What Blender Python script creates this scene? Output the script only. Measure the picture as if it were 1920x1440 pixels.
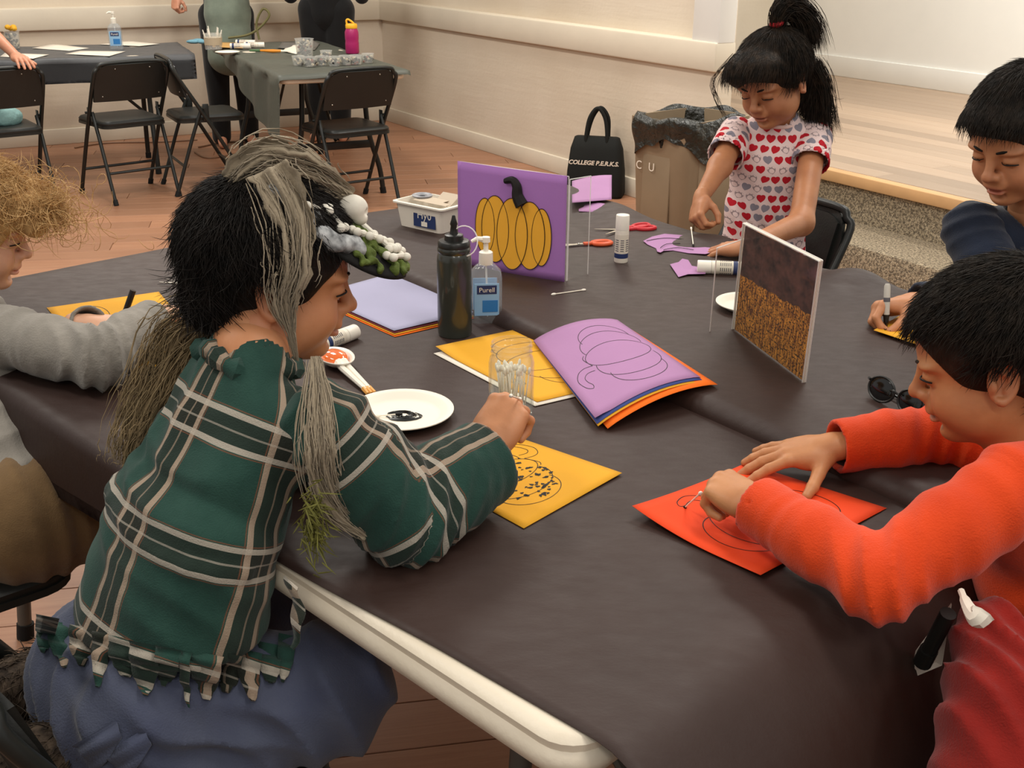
import bpy, bmesh, math, random
import numpy as np
from mathutils import Vector, Matrix

random.seed(7)
rng = np.random.default_rng(7)
scene = bpy.context.scene
for o in list(bpy.data.objects):
    bpy.data.objects.remove(o)
COL = scene.collection

# ------------------------------------------------------------------ camera
FPX, PITCH, ROLL, CAMZ = 2140.0, math.radians(21.9), math.radians(0.54), 1.50
_cp, _sp = math.cos(PITCH), math.sin(PITCH)
FW = np.array([0, _cp, -_sp]); _r0 = np.array([1., 0, 0]); _u0 = np.array([0, _sp, _cp])
RT = math.cos(ROLL) * _r0 + math.sin(ROLL) * _u0
UP = -math.sin(ROLL) * _r0 + math.cos(ROLL) * _u0
CAM = np.array([0, 0, CAMZ])
cd = bpy.data.cameras.new('camera'); cam = bpy.data.objects.new('camera', cd); COL.objects.link(cam)
cd.sensor_fit = 'HORIZONTAL'; cd.sensor_width = 36.0; cd.lens = FPX / 1920 * 36.0
cd.clip_start = 0.05; cd.clip_end = 60
M = Matrix.Identity(4)
for i in range(3):
    M[i][0] = RT[i]; M[i][1] = UP[i]; M[i][2] = -FW[i]; M[i][3] = CAM[i]
cam.matrix_world = M
scene.camera = cam

# ------------------------------------------------------------------ world, lights, exposure
world = bpy.data.worlds.new('world'); scene.world = world; world.use_nodes = True
world.node_tree.nodes['Background'].inputs[0].default_value = (1.0, 0.96, 0.91, 1)
world.node_tree.nodes['Background'].inputs[1].default_value = 0.52
vs = scene.view_settings
vs.view_transform = 'Standard'; vs.look = 'None'; vs.gamma = 1.0; vs.use_curve_mapping = False
vs.exposure = 0.0
def area(name, loc, sx, sy, power, col, rz=0.0):
    d = bpy.data.lights.new(name, 'AREA'); d.shape = 'RECTANGLE'; d.size = sx; d.size_y = sy
    d.energy = power; d.color = col
    o = bpy.data.objects.new(name, d); COL.objects.link(o); o.location = loc; o.rotation_euler = (0, 0, rz)
    return o
WARM = (1.0, 0.945, 0.86)
WANG = math.radians(-56.5)
for i, (x, y, pw) in enumerate([(-1.9, 1.6, 34), (0.9, 1.2, 26), (-1.2, 4.6, 52), (1.4, 3.9, 46), (-2.6, 7.0, 52), (0.2, 6.4, 46), (-3.4, 3.6, 36), (0.0, -1.4, 26), (2.2, -.7, 30)]):  # last one is an unseen fill added to brighten the drape and orange boy
    area('ceiling_and_fill_light', (x, y, 3.25), 1.2, 0.5, pw, WARM, WANG)
area('stage_lamp_light', (3.6, 6.9, 3.2), 1.8, 1.0, 62, (1.0, 0.97, 0.90), WANG)
for _k in (4.6, 6.4):                                            # unseen fill lamps added over the stage front to brighten its back wall
    _p = Vector((-1.07, 9.56, 3.1)) + Vector((math.cos(WANG), math.sin(WANG), 0)) * _k + Vector((-math.sin(WANG), math.cos(WANG), 0)) * .7
    _o = area('stage_wall_fill_light', _p, .9, .4, 50, (1.0, 0.97, 0.90)); _o.rotation_euler = (Vector((-math.sin(WANG), math.cos(WANG), -.85))).to_track_quat('-Z', 'Y').to_euler()

# ------------------------------------------------------------------ pixel helpers (photo frame 1920x1440 -> a point of the place)
def ray(u, v):
    return (u - 960) / FPX * RT + (720 - v) / FPX * UP + FW
TZ = 0.74                                                     # table height
def G(u, v, z=TZ):
    d = ray(u, v); return CAM + d * ((z - CAMZ) / d[2])
def D(u, v, dep):
    return CAM + ray(u, v) * dep
def PR(p):
    q = np.asarray(p, float) - CAM; d = q @ FW
    return np.array([960 + FPX * (q @ RT) / d, 720 - FPX * (q @ UP) / d, d])
_a = math.radians(-50.5)
U = np.array([math.cos(_a), math.sin(_a), 0.]); N = np.array([-math.sin(_a), math.cos(_a), 0.])
def T(s, t, z=TZ):
    return s * U + t * N + np.array([0, 0, z])
def nrm(v):
    v = np.asarray(v, float); return v / np.linalg.norm(v)

# ------------------------------------------------------------------ materials
def lin(c):
    if isinstance(c, str):
        c = [int(c[i:i + 2], 16) / 255 for i in (0, 2, 4)]
    return tuple((x / 12.92 if x <= 0.04045 else ((x + 0.055) / 1.055) ** 2.4) for x in c) + (1.0,)
MATS = {}
class NT:
    def __init__(s, name):
        s.m = bpy.data.materials.new(name); s.m.use_nodes = True
        s.t = s.m.node_tree; s.b = s.t.nodes['Principled BSDF']; s.out = s.t.nodes['Material Output']
    def n(s, kind, **kw):
        x = s.t.nodes.new(kind)
        for k, v in kw.items(): setattr(x, k, v)
        return x
    def l(s, a, b): s.t.links.new(a, b)
    def math(s, op, a, b=None, c=None):
        x = s.n('ShaderNodeMath', operation=op)
        for i, v in enumerate((a, b, c)):
            if v is None: continue
            if isinstance(v, (int, float)): x.inputs[i].default_value = v
            else: s.l(v, x.inputs[i])
        return x.outputs[0]
    def mix(s, f, a, b):
        x = s.n('ShaderNodeMix', data_type='RGBA')
        if isinstance(f, (int, float)): x.inputs[0].default_value = f
        else: s.l(f, x.inputs[0])
        for i, v in ((6, a), (7, b)):
            if isinstance(v, tuple): x.inputs[i].default_value = v
            else: s.l(v, x.inputs[i])
        return x.outputs[2]
    def noise(s, scale, detail=3, vec=None, rough=0.5, dist=0.0):
        x = s.n('ShaderNodeTexNoise'); x.inputs['Scale'].default_value = scale; x.inputs['Detail'].default_value = detail
        x.inputs['Roughness'].default_value = rough; x.inputs['Distortion'].default_value = dist
        if vec is not None: s.l(vec, x.inputs['Vector'])
        return x.outputs[0]
    def coord(s, which='Object'):
        return s.n('ShaderNodeTexCoord').outputs[which]
    def attr(s, name, out='Vector'):
        return s.n('ShaderNodeAttribute', attribute_name=name).outputs[out]
    def mapping(s, vec, scale=(1, 1, 1), rot=(0, 0, 0), loc=(0, 0, 0)):
        x = s.n('ShaderNodeMapping'); x.inputs['Scale'].default_value = scale; x.inputs['Rotation'].default_value = rot
        x.inputs['Location'].default_value = loc; s.l(vec, x.inputs['Vector']); return x.outputs[0]
    def bump(s, h, strength=0.3, dist=0.01):
        x = s.n('ShaderNodeBump'); x.inputs['Strength'].default_value = strength; x.inputs['Distance'].default_value = dist
        s.l(h, x.inputs['Height']); s.l(x.outputs[0], s.b.inputs['Normal']); return x
    def ramp(s, f, lo, hi):
        x = s.n('ShaderNodeMapRange'); x.inputs[1].default_value = lo; x.inputs[2].default_value = hi
        s.l(f, x.inputs[0]); return x.outputs[0]
def mat(name, col, rough=0.6, metal=0.0, spec=0.4, bump=None, var=0.0, varscale=6.0, sheen=0.0, trans=0.0, ior=1.45, alpha=1.0, coat=0.0, sss=0.0, col2=None):
    """plain procedural material: colour with noise variation, optional fine bump (scale, strength, distance)"""
    if name in MATS: return MATS[name]
    t = NT(name); b = t.b
    c = lin(col)
    b.inputs['Base Color'].default_value = c
    if var or col2:
        nz = t.noise(varscale, 4, t.coord())
        d = lin(col2) if col2 else tuple(x * (1 - var) for x in c[:3]) + (1,)
        e = c if col2 else tuple(min(1, x * (1 + var)) for x in c[:3]) + (1,)
        t.l(t.mix(t.ramp(nz, 0.3, 0.7), d, e), b.inputs['Base Color'])
    b.inputs['Roughness'].default_value = rough; b.inputs['Metallic'].default_value = metal
    b.inputs['Specular IOR Level'].default_value = spec
    b.inputs['Transmission Weight'].default_value = trans; b.inputs['IOR'].default_value = ior
    b.inputs['Alpha'].default_value = alpha; b.inputs['Coat Weight'].default_value = coat
    if sheen: b.inputs['Sheen Weight'].default_value = sheen
    if sss:
        b.inputs['Subsurface Weight'].default_value = sss; b.inputs['Subsurface Radius'].default_value = (0.012, 0.005, 0.003)
    if bump: t.bump(t.noise(bump[0], 4, t.coord()), bump[1], bump[2])
    MATS[name] = t.m
    return t.m

# ------------------------------------------------------------------ mesh helpers: a geometry is (V Nx3, F list of index tuples)
def cat(*gs):
    V, F, o = [], [], 0
    for v, f in gs:
        v = np.asarray(v, float).reshape(-1, 3); V.append(v); F += [tuple(i + o for i in q) for q in f]; o += len(v)
    return np.concatenate(V), F
def xf(g, m):
    v = np.asarray(g[0], float); m = np.array(m, float)
    return v @ m[:3, :3].T + m[:3, 3], g[1]
def mv(g, d): return np.asarray(g[0], float) + np.asarray(d, float), g[1]
def frame(x=None, z=None, o=(0, 0, 0)):
    """4x4 with given x axis (and approx z axis)"""
    x = nrm(x); z = np.asarray(z if z is not None else (0, 0, 1), float)
    z = nrm(z - x * (z @ x)); y = np.cross(z, x)
    m = np.eye(4); m[:3, 0] = x; m[:3, 1] = y; m[:3, 2] = z; m[:3, 3] = o
    return m
def box(c, s, bev=0.0, seg=2):
    bm = bmesh.new(); bmesh.ops.create_cube(bm, size=1.0)
    bmesh.ops.scale(bm, vec=s, verts=bm.verts)
    if bev > 0: bmesh.ops.bevel(bm, geom=list(bm.edges), offset=bev, segments=seg, affect='EDGES', profile=0.5)
    bm.verts.index_update()
    g = (np.array([v.co[:] for v in bm.verts]) + np.asarray(c, float), [tuple(v.index for v in f.verts) for f in bm.faces])
    bm.free(); return g
def box0(x0, y0, z0, x1, y1, z1, bev=0.0):
    return box(((x0 + x1) / 2, (y0 + y1) / 2, (z0 + z1) / 2), (abs(x1 - x0), abs(y1 - y0), abs(z1 - z0)), bev)
def tube(path, r, n=8, closed=False, caps=True):
    P = np.asarray(path, float); m = len(P)
    R = np.full(m, r) if np.isscalar(r) else np.asarray(r, float)
    tan = np.zeros_like(P)
    for i in range(m):
        a = P[(i - 1) % m] if (closed or i > 0) else P[0]; b = P[(i + 1) % m] if (closed or i < m - 1) else P[-1]
        tan[i] = nrm(b - a)
    ref = np.array([0, 0, 1.]) if abs(tan[0][2]) < 0.9 else np.array([1., 0, 0])
    x = nrm(np.cross(ref, tan[0])); V = []
    for i in range(m):
        x = nrm(x - tan[i] * (x @ tan[i])); y = np.cross(tan[i], x)
        for k in range(n):
            a = 2 * math.pi * k / n; V.append(P[i] + R[i] * (math.cos(a) * x + math.sin(a) * y))
    F = []
    for i in range(m if closed else m - 1):
        j = (i + 1) % m
        for k in range(n):
            l = (k + 1) % n; F.append((i * n + k, i * n + l, j * n + l, j * n + k))
    if not closed and caps:
        F.append(tuple(range(n))[::-1]); F.append(tuple((m - 1) * n + k for k in range(n)))
    return np.array(V), F
def lathe(prof, n=32, c=(0, 0, 0)):
    """profile [(r,z)...] about z"""
    V, F = [], []; m = len(prof)
    for r, z in prof:
        for k in range(n):
            a = 2 * math.pi * k / n; V.append((c[0] + r * math.cos(a), c[1] + r * math.sin(a), c[2] + z))
    for i in range(m - 1):
        for k in range(n):
            l = (k + 1) % n; F.append((i * n + k, i * n + l, (i + 1) * n + l, (i + 1) * n + k))
    if prof[0][0] > 1e-6: F.append(tuple(range(n))[::-1])
    if prof[-1][0] > 1e-6: F.append(tuple((m - 1) * n + k for k in range(n)))
    return np.array(V), F
def prism(poly, z0, z1):
    n = len(poly); V = [(x, y, z0) for x, y in poly] + [(x, y, z1) for x, y in poly]
    F = [tuple(range(n))[::-1], tuple(range(n, 2 * n))] + [(i, (i + 1) % n, n + (i + 1) % n, n + i) for i in range(n)]
    return np.array(V, float), F
def grid(fn, nu, nv, thick=None):
    """surface fn(a,b)->xyz, a,b in 0..1; thick: shifts a second skin by that vector and closes the rim"""
    A = np.array([[fn(i / nu, j / nv) for j in range(nv + 1)] for i in range(nu + 1)], float).reshape(-1, 3)
    F = [(i * (nv + 1) + j, (i + 1) * (nv + 1) + j, (i + 1) * (nv + 1) + j + 1, i * (nv + 1) + j + 1) for i in range(nu) for j in range(nv)]
    if thick is None: return A, F
    o = len(A); B = A + np.asarray(thick, float)
    F = F + [tuple(x + o for x in q)[::-1] for q in F]
    rim = [i * (nv + 1) for i in range(nu + 1)] + [nu * (nv + 1) + j for j in range(1, nv + 1)] + [i * (nv + 1) + nv for i in range(nu - 1, -1, -1)] + [j for j in range(nv - 1, 0, -1)]
    for k in range(len(rim)):
        a, b = rim[k], rim[(k + 1) % len(rim)]; F.append((b, a, a + o, b + o))
    return np.concatenate([A, B]), F
def ellg(c, r, n=16, m=10):
    return lathe([(max(1e-9, math.sin(math.pi * i / m)) if 0 < i < m else 0.0, -math.cos(math.pi * i / m)) for i in range(m + 1)], n)[0] * np.asarray(r, float) + np.asarray(c, float), \
        lathe([(0.5 if 0 < i < m else 0.0, i) for i in range(m + 1)], n)[1]
def spline(pts, n=8, closed=False):
    """Catmull-Rom through pts"""
    P = np.asarray(pts, float); m = len(P); out = []
    for i in range(m if closed else m - 1):
        p0 = P[(i - 1) % m] if (closed or i > 0) else P[0]; p1 = P[i]; p2 = P[(i + 1) % m]
        p3 = P[(i + 2) % m] if (closed or i + 2 < m) else P[-1]
        for k in range(n):
            t = k / n
            out.append(0.5 * ((2 * p1) + (-p0 + p2) * t + (2 * p0 - 5 * p1 + 4 * p2 - p3) * t * t + (-p0 + 3 * p1 - 3 * p2 + p3) * t ** 3))
    if not closed: out.append(P[-1])
    return np.array(out)

# ------------------------------------------------------------------ object helpers
def thing(name, label, category, loc=(0, 0, 0), rz=0.0, group=None, m=None):
    o = bpy.data.objects.new(name, None); COL.objects.link(o); o.empty_display_size = 0.05
    if m is not None: o.matrix_world = Matrix([list(r) for r in m])
    else: o.location = tuple(float(x) for x in loc); o.rotation_euler = (0, 0, rz)
    o['label'] = label; o['category'] = category
    if group: o['group'] = group
    bpy.context.view_layer.update()
    return o
def fix(g):
    bm = bmesh.new(); me = bpy.data.meshes.new('tmp'); me.from_pydata([tuple(v) for v in g[0]], [], g[1]); bm.from_mesh(me)
    bmesh.ops.recalc_face_normals(bm, faces=bm.faces); bm.to_mesh(me); bm.free(); return me
def wmat(o):
    m = o.matrix_basis.copy()
    while o.parent is not None:
        o = o.parent; m = o.matrix_basis @ m
    return m
def obj(name, g, m, parent=None, smooth=None, world=False, label=None, category=None, group=None, kind=None, attrs=None, mats=None, fmat=None, angle=40, recalc=True):
    """ONE mesh object. world=True: g is in world coordinates"""
    V, F = g
    V = np.asarray(V, float)
    if world and parent is not None:
        mi = np.array(wmat(parent).inverted()); V = V @ mi[:3, :3].T + mi[:3, 3]
    me = bpy.data.meshes.new(name)
    if isinstance(F, np.ndarray):
        nf, k = F.shape
        me.vertices.add(len(V)); me.vertices.foreach_set('co', V.astype(np.float32).ravel())
        me.loops.add(nf * k); me.loops.foreach_set('vertex_index', F.astype(np.int32).ravel())
        me.polygons.add(nf); me.polygons.foreach_set('loop_start', np.arange(0, nf * k, k, dtype=np.int32))
        me.update(calc_edges=True)
    else:
        me.from_pydata([tuple(v) for v in V], [], F)
        if recalc and len(F) < 60000:
            bm = bmesh.new(); bm.from_mesh(me); bmesh.ops.recalc_face_normals(bm, faces=bm.faces); bm.to_mesh(me); bm.free()
    if attrs:
        for k, a in attrs.items():
            a = np.asarray(a, np.float32)
            if a.ndim == 1: me.attributes.new(k, 'FLOAT', 'POINT').data.foreach_set('value', a)
            else: me.attributes.new(k, 'FLOAT_VECTOR', 'POINT').data.foreach_set('vector', a.ravel())
    for x in (mats or [m]): me.materials.append(x)
    if fmat is not None: me.polygons.foreach_set('material_index', np.asarray(fmat, np.int32))
    if smooth is None or smooth:
        me.polygons.foreach_set('use_smooth', np.ones(len(me.polygons), bool))
        if smooth is None:
            me.set_sharp_from_angle(angle=math.radians(angle))
    o = bpy.data.objects.new(name, me); COL.objects.link(o)
    if parent is not None: o.parent = parent
    if label: o['label'] = label
    if category: o['category'] = category
    if group: o['group'] = group
    if kind: o['kind'] = kind
    return o
def copy_tree(o, parent=None):
    c = o.copy(); COL.objects.link(c); c.parent = parent
    for ch in list(o.children): copy_tree(ch, c)
    return c
def text_geo(s, size, align='CENTER', ext=0.0, shear=0.0, bold=0.0):
    cu = bpy.data.curves.new('t', 'FONT'); cu.body = s; cu.size = size; cu.align_x = align; cu.align_y = 'CENTER'; cu.extrude = ext; cu.shear = shear; cu.offset = bold
    cu.resolution_u = 3
    o = bpy.data.objects.new('t', cu); COL.objects.link(o)
    dg = bpy.context.evaluated_depsgraph_get(); me = bpy.data.meshes.new_from_object(o.evaluated_get(dg))
    V = np.array([v.co[:] for v in me.vertices]); F = [tuple(p.vertices) for p in me.polygons]
    bpy.data.objects.remove(o); bpy.data.curves.remove(cu); bpy.data.meshes.remove(me)
    return V, F
# ================================================================== THE ROOM
CORNER = np.array([-1.07, 9.56, 0.]); _w = math.radians(-57.5)
UW = np.array([math.cos(_w), math.sin(_w), 0.]); NW = np.array([-math.sin(_w), math.cos(_w), 0.])   # along the right wall / into the wall
_bw = math.radians(29.5)
UB = -np.array([math.cos(_bw), math.sin(_bw), 0.]); NB = np.array([-math.sin(_bw), math.cos(_bw), 0.])  # along the back wall to the left / into it
Zv = np.array([0, 0, 1.])
def wbox(o, u, n, l0, l1, d0, d1, z0, z1, bev=0.0):
    """box along a wall: l along u, d along n (into the wall positive), z"""
    g = box0(l0, d0, z0, l1, d1, z1, bev)
    V = g[0]; return o + V[:, :1] * u + V[:, 1:2] * n + V[:, 2:] * Zv, g[1]
def wallmat(name, c, c2):
    t = NT(name); nz = t.noise(1.3, 5, t.coord()); t.l(t.mix(t.ramp(nz, .35, .65), lin(c2), lin(c)), t.b.inputs['Base Color'])
    t.b.inputs['Roughness'].default_value = 0.75
    co = t.coord(); bl = t.noise(1.0, 3, t.mapping(co, (1.2, 1.2, 14)), .6); fine = t.noise(45, 4, co)
    t.bump(t.math('ADD', t.math('MULTIPLY', bl, 1.0), t.math('MULTIPLY', fine, .35)), .28, .01)
    return t.m
M_wall = wallmat('cream_wall_paint', 'D4C7B4', 'CABBA6'); M_wall_up = wallmat('upper_wall_paint', 'CFC4B2', 'C8BCA8')
M_trim = mat('cream_trim_paint', 'D3C8B5', .6, var=.04, varscale=3, bump=(12, .15, .01))
M_white = mat('white_stage_paint', 'E6E5E0', .7, var=.03, varscale=2)
# floor: planks
def woodmat(name, c1, c2, c3, rough=.42):
    t = NT(name); co = t.coord('Object'); oi = t.n('ShaderNodeObjectInfo')
    off = t.n('ShaderNodeVectorMath', operation='ADD'); t.l(co, off.inputs[0])
    sc = t.n('ShaderNodeVectorMath', operation='SCALE'); t.l(oi.outputs['Location'], sc.inputs[0]); sc.inputs['Scale'].default_value = 3.1
    t.l(sc.outputs[0], off.inputs[1])
    g1 = t.noise(3.0, 5, t.mapping(off.outputs[0], (0.7, 14, 1)), .6, .6); g2 = t.noise(9, 4, t.mapping(off.outputs[0], (1, 30, 1)), .6)
    c = t.mix(t.ramp(g1, .3, .7), lin(c1), lin(c2)); c = t.mix(t.math('MULTIPLY', t.ramp(g2, .45, .75), .35), c, lin(c3))
    h = t.n('ShaderNodeHueSaturation'); t.l(c, h.inputs['Color']); t.l(t.math('MULTIPLY_ADD', oi.outputs['Random'], .34, .84), h.inputs['Value'])
    t.l(h.outputs[0], t.b.inputs['Base Color']); t.b.inputs['Roughness'].default_value = rough
    t.bump(g2, .06, .005); return t.m
M_wood = woodmat('oak_laminate', 'A67A5D', '98694E', '80573F')
M_gap = mat('dark_plank_joint', '6B4A34', .8, var=.1)
M_stagewood = woodmat('pale_stage_wood', 'A38E7A', '9C856F', '927B65', .55)
floor = obj('floor', box0(-7, -2.5, -.12, 4.5, 12, -.004), M_gap, kind='structure', smooth=False)
pa = math.radians(11); PW, PL = .145, 1.3
plank_me = None; cand = []
ca, sa = math.cos(pa), math.sin(pa)
for r in range(-30, 75):
    for c in range(-8, 8):
        lx = (c + (r * .37) % 1.0) * PL; ly = r * PW
        x, y = lx * ca - ly * sa, lx * sa + ly * ca
        inb = 0; best = 9e9
        for q in ((-.5, 0), (0, 0), (.5, 0)):
            px, py = x + q[0] * PL * ca, y + q[0] * PL * sa
            if py < .2: continue
            dw = (np.array([px, py, 0]) - CORNER)
            if dw @ NW > .1 or dw @ NB > .1: continue
            p = PR((px, py, 0))
            if p[2] > .3 and -160 < p[0] < 2080 and -40 < p[1] < 1900: inb = 1; best = min(best, p[2])
        if inb: cand.append((best, x, y, lx, ly))
cand.sort()
def hidden(x, y):                                  # far under the big tables: never in sight
    p = np.array([x, y, 0]); s, t = p @ U, p @ N
    return -2.2 < s < -.75 and 1.05 < t < 2.0
cand = [c for c in cand if not all(hidden(c[1] + q * PL * ca, c[2] + q * PL * sa) for q in (-.5, 0, .5))]
pg = box((0, 0, -.006), (PL - .003, PW - .0025, .012), .0012, 1)
rest = []
for i, (d, x, y, lx, ly) in enumerate(cand):
    if i < 300:
        if plank_me is None:
            o = obj('plank', pg, M_wood, floor, smooth=False); plank_me = o.data
        else:
            o = bpy.data.objects.new('plank', plank_me); COL.objects.link(o); o.parent = floor
        o.location = (x, y, 0); o.rotation_euler = (0, 0, pa)
    else:
        R3 = np.array([[ca, -sa, 0], [sa, ca, 0], [0, 0, 1]]); rest.append((pg[0] @ R3.T + (x, y, 0), pg[1]))
if rest: obj('far_planks', cat(*rest), M_wood, floor, smooth=False, kind='stuff')

WEND = 3.97                                        # where the right wall ends and the stage opening starts
def struct(name, g, m, parent=None, **k):
    return obj(name, g, m, parent, kind='structure' if parent is None else None, **k)
wr = struct('wall_right', cat(wbox(CORNER, UW, NW, 0, WEND, 0, .12, 0, .80), wbox(CORNER, UW, NW, 0, WEND, .05, .12, .80, 3.4)), M_wall, smooth=False)
struct('trim_1', wbox(CORNER, UW, NW, -.04, WEND + .02, -.035, .11, .79, .94, .012), M_trim)
struct('baseboard_right', wbox(CORNER, UW, NW, 0, WEND, -.018, .1, 0, .11, .005), M_trim)
wb = struct('wall_back', cat(wbox(CORNER, UB, NB, -.3, 6.5, 0, .3, 0, .80), wbox(CORNER, UB, NB, -.3, 6.5, .05, .3, .80, 3.4)), M_wall, smooth=False)
struct('trim_2', wbox(CORNER, UB, NB, -.04, 6.5, -.035, .25, .79, .94, .012), M_trim)
struct('baseboard_back', wbox(CORNER, UB, NB, 0, 6.5, -.018, .1, 0, .11, .005), M_trim)
struct('trim_3', cat(wbox(CORNER, UW, NW, 3.78, WEND + .02, -.02, .1, .935, 3.4, .008)), M_white)
# stage
SZ = .42
stage = thing('stage', 'low wooden stage with carpeted riser behind the far table', 'stage', tuple(CORNER + UW * 5.2))
stage['kind'] = 'structure'
M_carpet = NT('speckled_carpet')
_co = M_carpet.coord(); _n = M_carpet.noise(95, 2, _co, .7); _n2 = M_carpet.noise(260, 1, _co)
_c = M_carpet.mix(M_carpet.ramp(_n, .42, .60), lin('5F5343'), lin('A8977C')); _c = M_carpet.mix(M_carpet.ramp(_n2, .62, .72), _c, lin('D8C9AC'))
M_carpet.l(_c, M_carpet.b.inputs['Base Color']); M_carpet.b.inputs['Roughness'].default_value = .95; M_carpet.bump(_n2, .7, .01); M_carpet = M_carpet.m
SL0, SL1, SD = WEND, 8.2, 2.9
SLB = 1.45
obj('riser', wbox(CORNER, UW, NW, SL0 - .1, SL1, .02, .25, 0, SZ - .03), M_carpet, stage, world=True, smooth=False)
obj('carpet_step', cat(wbox(CORNER, UW, NW, SL0 + .25, SL1, -.32, .03, 0, .20, .015)), M_carpet, stage, world=True)
M_nose = mat('stage_nosing_wood', 'C49A6C', .45, var=.08, varscale=8)
obj('nosing', wbox(CORNER, UW, NW, SL0 - .1, SL1, -.005, .06, SZ - .055, SZ, .008), M_nose, stage, world=True)
# stage boards run along the edge
nb = 21; bw_ = (SD - .06) / nb
me0 = None
for i in range(nb):
    for j in range(2):
        l0 = SLB; ll = 1
        if j == 0: l0 = SLB if i > 0 else SL0 - .1; ll = (3.6 + (i % 3) * .5) - (l0 - SLB)
        else: l0 = SLB + 3.6 + (i % 3) * .5; ll = SL1 - l0
        g = box((ll / 2, bw_ / 2, -.01), (ll - .0015, bw_ - .0012, .02), .0008, 1)
        o = obj('stage_board', g, M_stagewood, stage, smooth=False)
        p = CORNER + UW * l0 + NW * (.06 + i * bw_) + Zv * SZ
        mi = stage.matrix_world.inverted() @ Matrix([list(r) for r in frame(UW, Zv, p)]); o.matrix_local = mi
struct('wall_stage_back', wbox(CORNER, UW, NW, SLB - .1, 9.5, SD, SD + .2, 0, 3.4), M_white, smooth=False)
struct('baseboard_stage', wbox(CORNER, UW, NW, SLB, 9.5, SD - .02, SD + .01, SZ, SZ + .15, .005), M_white)
struct('wall_stage_side', wbox(CORNER, UW, NW, SLB - .15, SLB, .13, SD, 0, 3.4), M_wall_up, smooth=False)

# ================================================================== FURNITURE
M_blackmetal = mat('black_enamel_tube', '1E201E', .38, .1, .5, var=.15, varscale=30)
M_blackvinyl = mat('black_vinyl_pad', '1B1C1A', .42, 0, .45, bump=(160, .12, .004), var=.1)
M_rubber = mat('black_rubber', '141414', .8)
M_steel = mat('bright_steel', 'B8B4AA', .3, 1.0)
def folding_chair():
    root = thing('folding_chair', 'x', 'chair')
    hw = .215
    # U shaped back frame running down to the front feet
    top = [(-.205, -hw + .07, .775), (-.2, -hw + .02, .75), (-.185, -hw, .70)]
    side = [(-.03, -hw, .44), (.12, -hw, .17), (.205, -hw, .012)]
    path = [(x, -y, z) for x, y, z in side[::-1]] + [(x, -y, z) for x, y, z in top[::-1]] + top + side
    obj('back_frame', tube(spline(path, 5), .0115, 10), M_blackmetal, root)
    for s in (-1, 1):
        lg = obj('leg', tube(spline([(-.05, s * (hw - .022), .50), (-.12, s * (hw - .022), .33), (-.235, s * (hw - .022), .012)], 5), .0105, 10), M_blackmetal, root)
        obj('rubber_foot', tube([(-.228, s * (hw - .022), .03), (-.24, s * (hw - .022), 0.0)], .0145, 10), M_rubber, lg)
        obj('rubber_foot', tube([(.195, s * hw, .03), (.21, s * hw, 0.0)], .0155, 10), M_rubber, root)
        obj('hinge_plate', cat(box((-.03, s * (hw - .011), .475), (.035, .006, .10), .002), tube([(-.04, s * (hw - .02), .50), (-.04, s * (hw + .014), .50)], .007, 8)), M_blackmetal, root)
    obj('crossbar', tube([(.125, -hw, .155), (.125, hw, .155)], .008, 8), M_blackmetal, root)
    obj('crossbar', tube([(-.175, -hw + .02, .17), (-.175, hw - .02, .17)], .008, 8), M_blackmetal, root)
    # seat pan and pad: rounded trapezoid
    def outline(k, w0=.195, w1=.185, x0=-.185, x1=.205):
        pts = [];
        for cx, cy, a0 in ((x1 - .06, w0 - .06, 0), (x0 + .05, w1 - .05, 90), (x0 + .05, -w1 + .05, 180), (x1 - .06, -w0 + .06, 270)):
            r = .06 if cx > 0 else .05
            for i in range(6):
                a = math.radians(a0 + i * 18); pts.append((cx + (r - k) * math.cos(a), cy + (r - k) * math.sin(a)))
        return pts
    obj('seat_pan', prism(outline(-.004), .418, .432), M_blackmetal, root)
    o0 = outline(0); rings = [(outline(.0), .43), (outline(-.002), .445), (outline(.008), .456), (outline(.03), .461)]
    V = []; F = []; n = len(o0)
    for pts, z in rings: V += [(x, y, z) for x, y in pts]
    for i in range(3):
        for k in range(n): F.append((i * n + k, i * n + (k + 1) % n, (i + 1) * n + (k + 1) % n, (i + 1) * n + k))
    F.append(tuple(3 * n + k for k in range(n)))
    obj('seat', (np.array(V), F), M_blackvinyl, root)
    # back panel: curved plate with rounded upper corners
    def bp(a, b):
        y = (a - .5) * 2 * (hw - .006); z = .565 + b * .20
        e = abs(a - .5) * 2; zmax = .768 if e < .62 else .768 - .075 * (1 - math.sqrt(max(0, 1 - ((e - .62) / .38) ** 2)))
        z = .565 + b * (zmax - .565)
        return (-.207 + .0 + (.775 - z) * .32 - .028 * (1 - e * e) * 1.0 + .0, y, z)
    obj('backrest', grid(bp, 24, 8, (.014, 0, .003)), M_blackvinyl, root)
    def bq(a, b):
        x, y, z = bp(.06 + .88 * a, .09 + .82 * b); return (x + .012, y, z + .003)
    obj('back_pad', grid(bq, 24, 8, (.012, 0, .003)), M_blackvinyl, root)
    for y, z in ((-.10, .745), (.10, .745), (-.165, .595), (.165, .595)):
        e = abs(y) / (hw - .006); x = -.207 + (.775 - z) * .32 - .028 * (1 - e * e)
        obj('rivet', ellg((x, y, z), (.004, .004, .004), 8, 6), M_steel, root)
    return root
proto = folding_chair(); used = [False]
def place_chair(x, y, deg, label, group=None):
    o = proto if not used[0] else copy_tree(proto); used[0] = True
    o.location = (x, y, 0); o.rotation_euler = (0, 0, math.radians(deg)); o['label'] = label
    if group: o['group'] = group
    return o
place_chair(-2.83, 6.33, 128, 'black folding chair under the resting adult hand', 'folding chairs at the back tables')
place_chair(-2.27, 6.70, 131, 'black folding chair between the hand-held chair and the turned one', 'folding chairs at the back tables')
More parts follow.
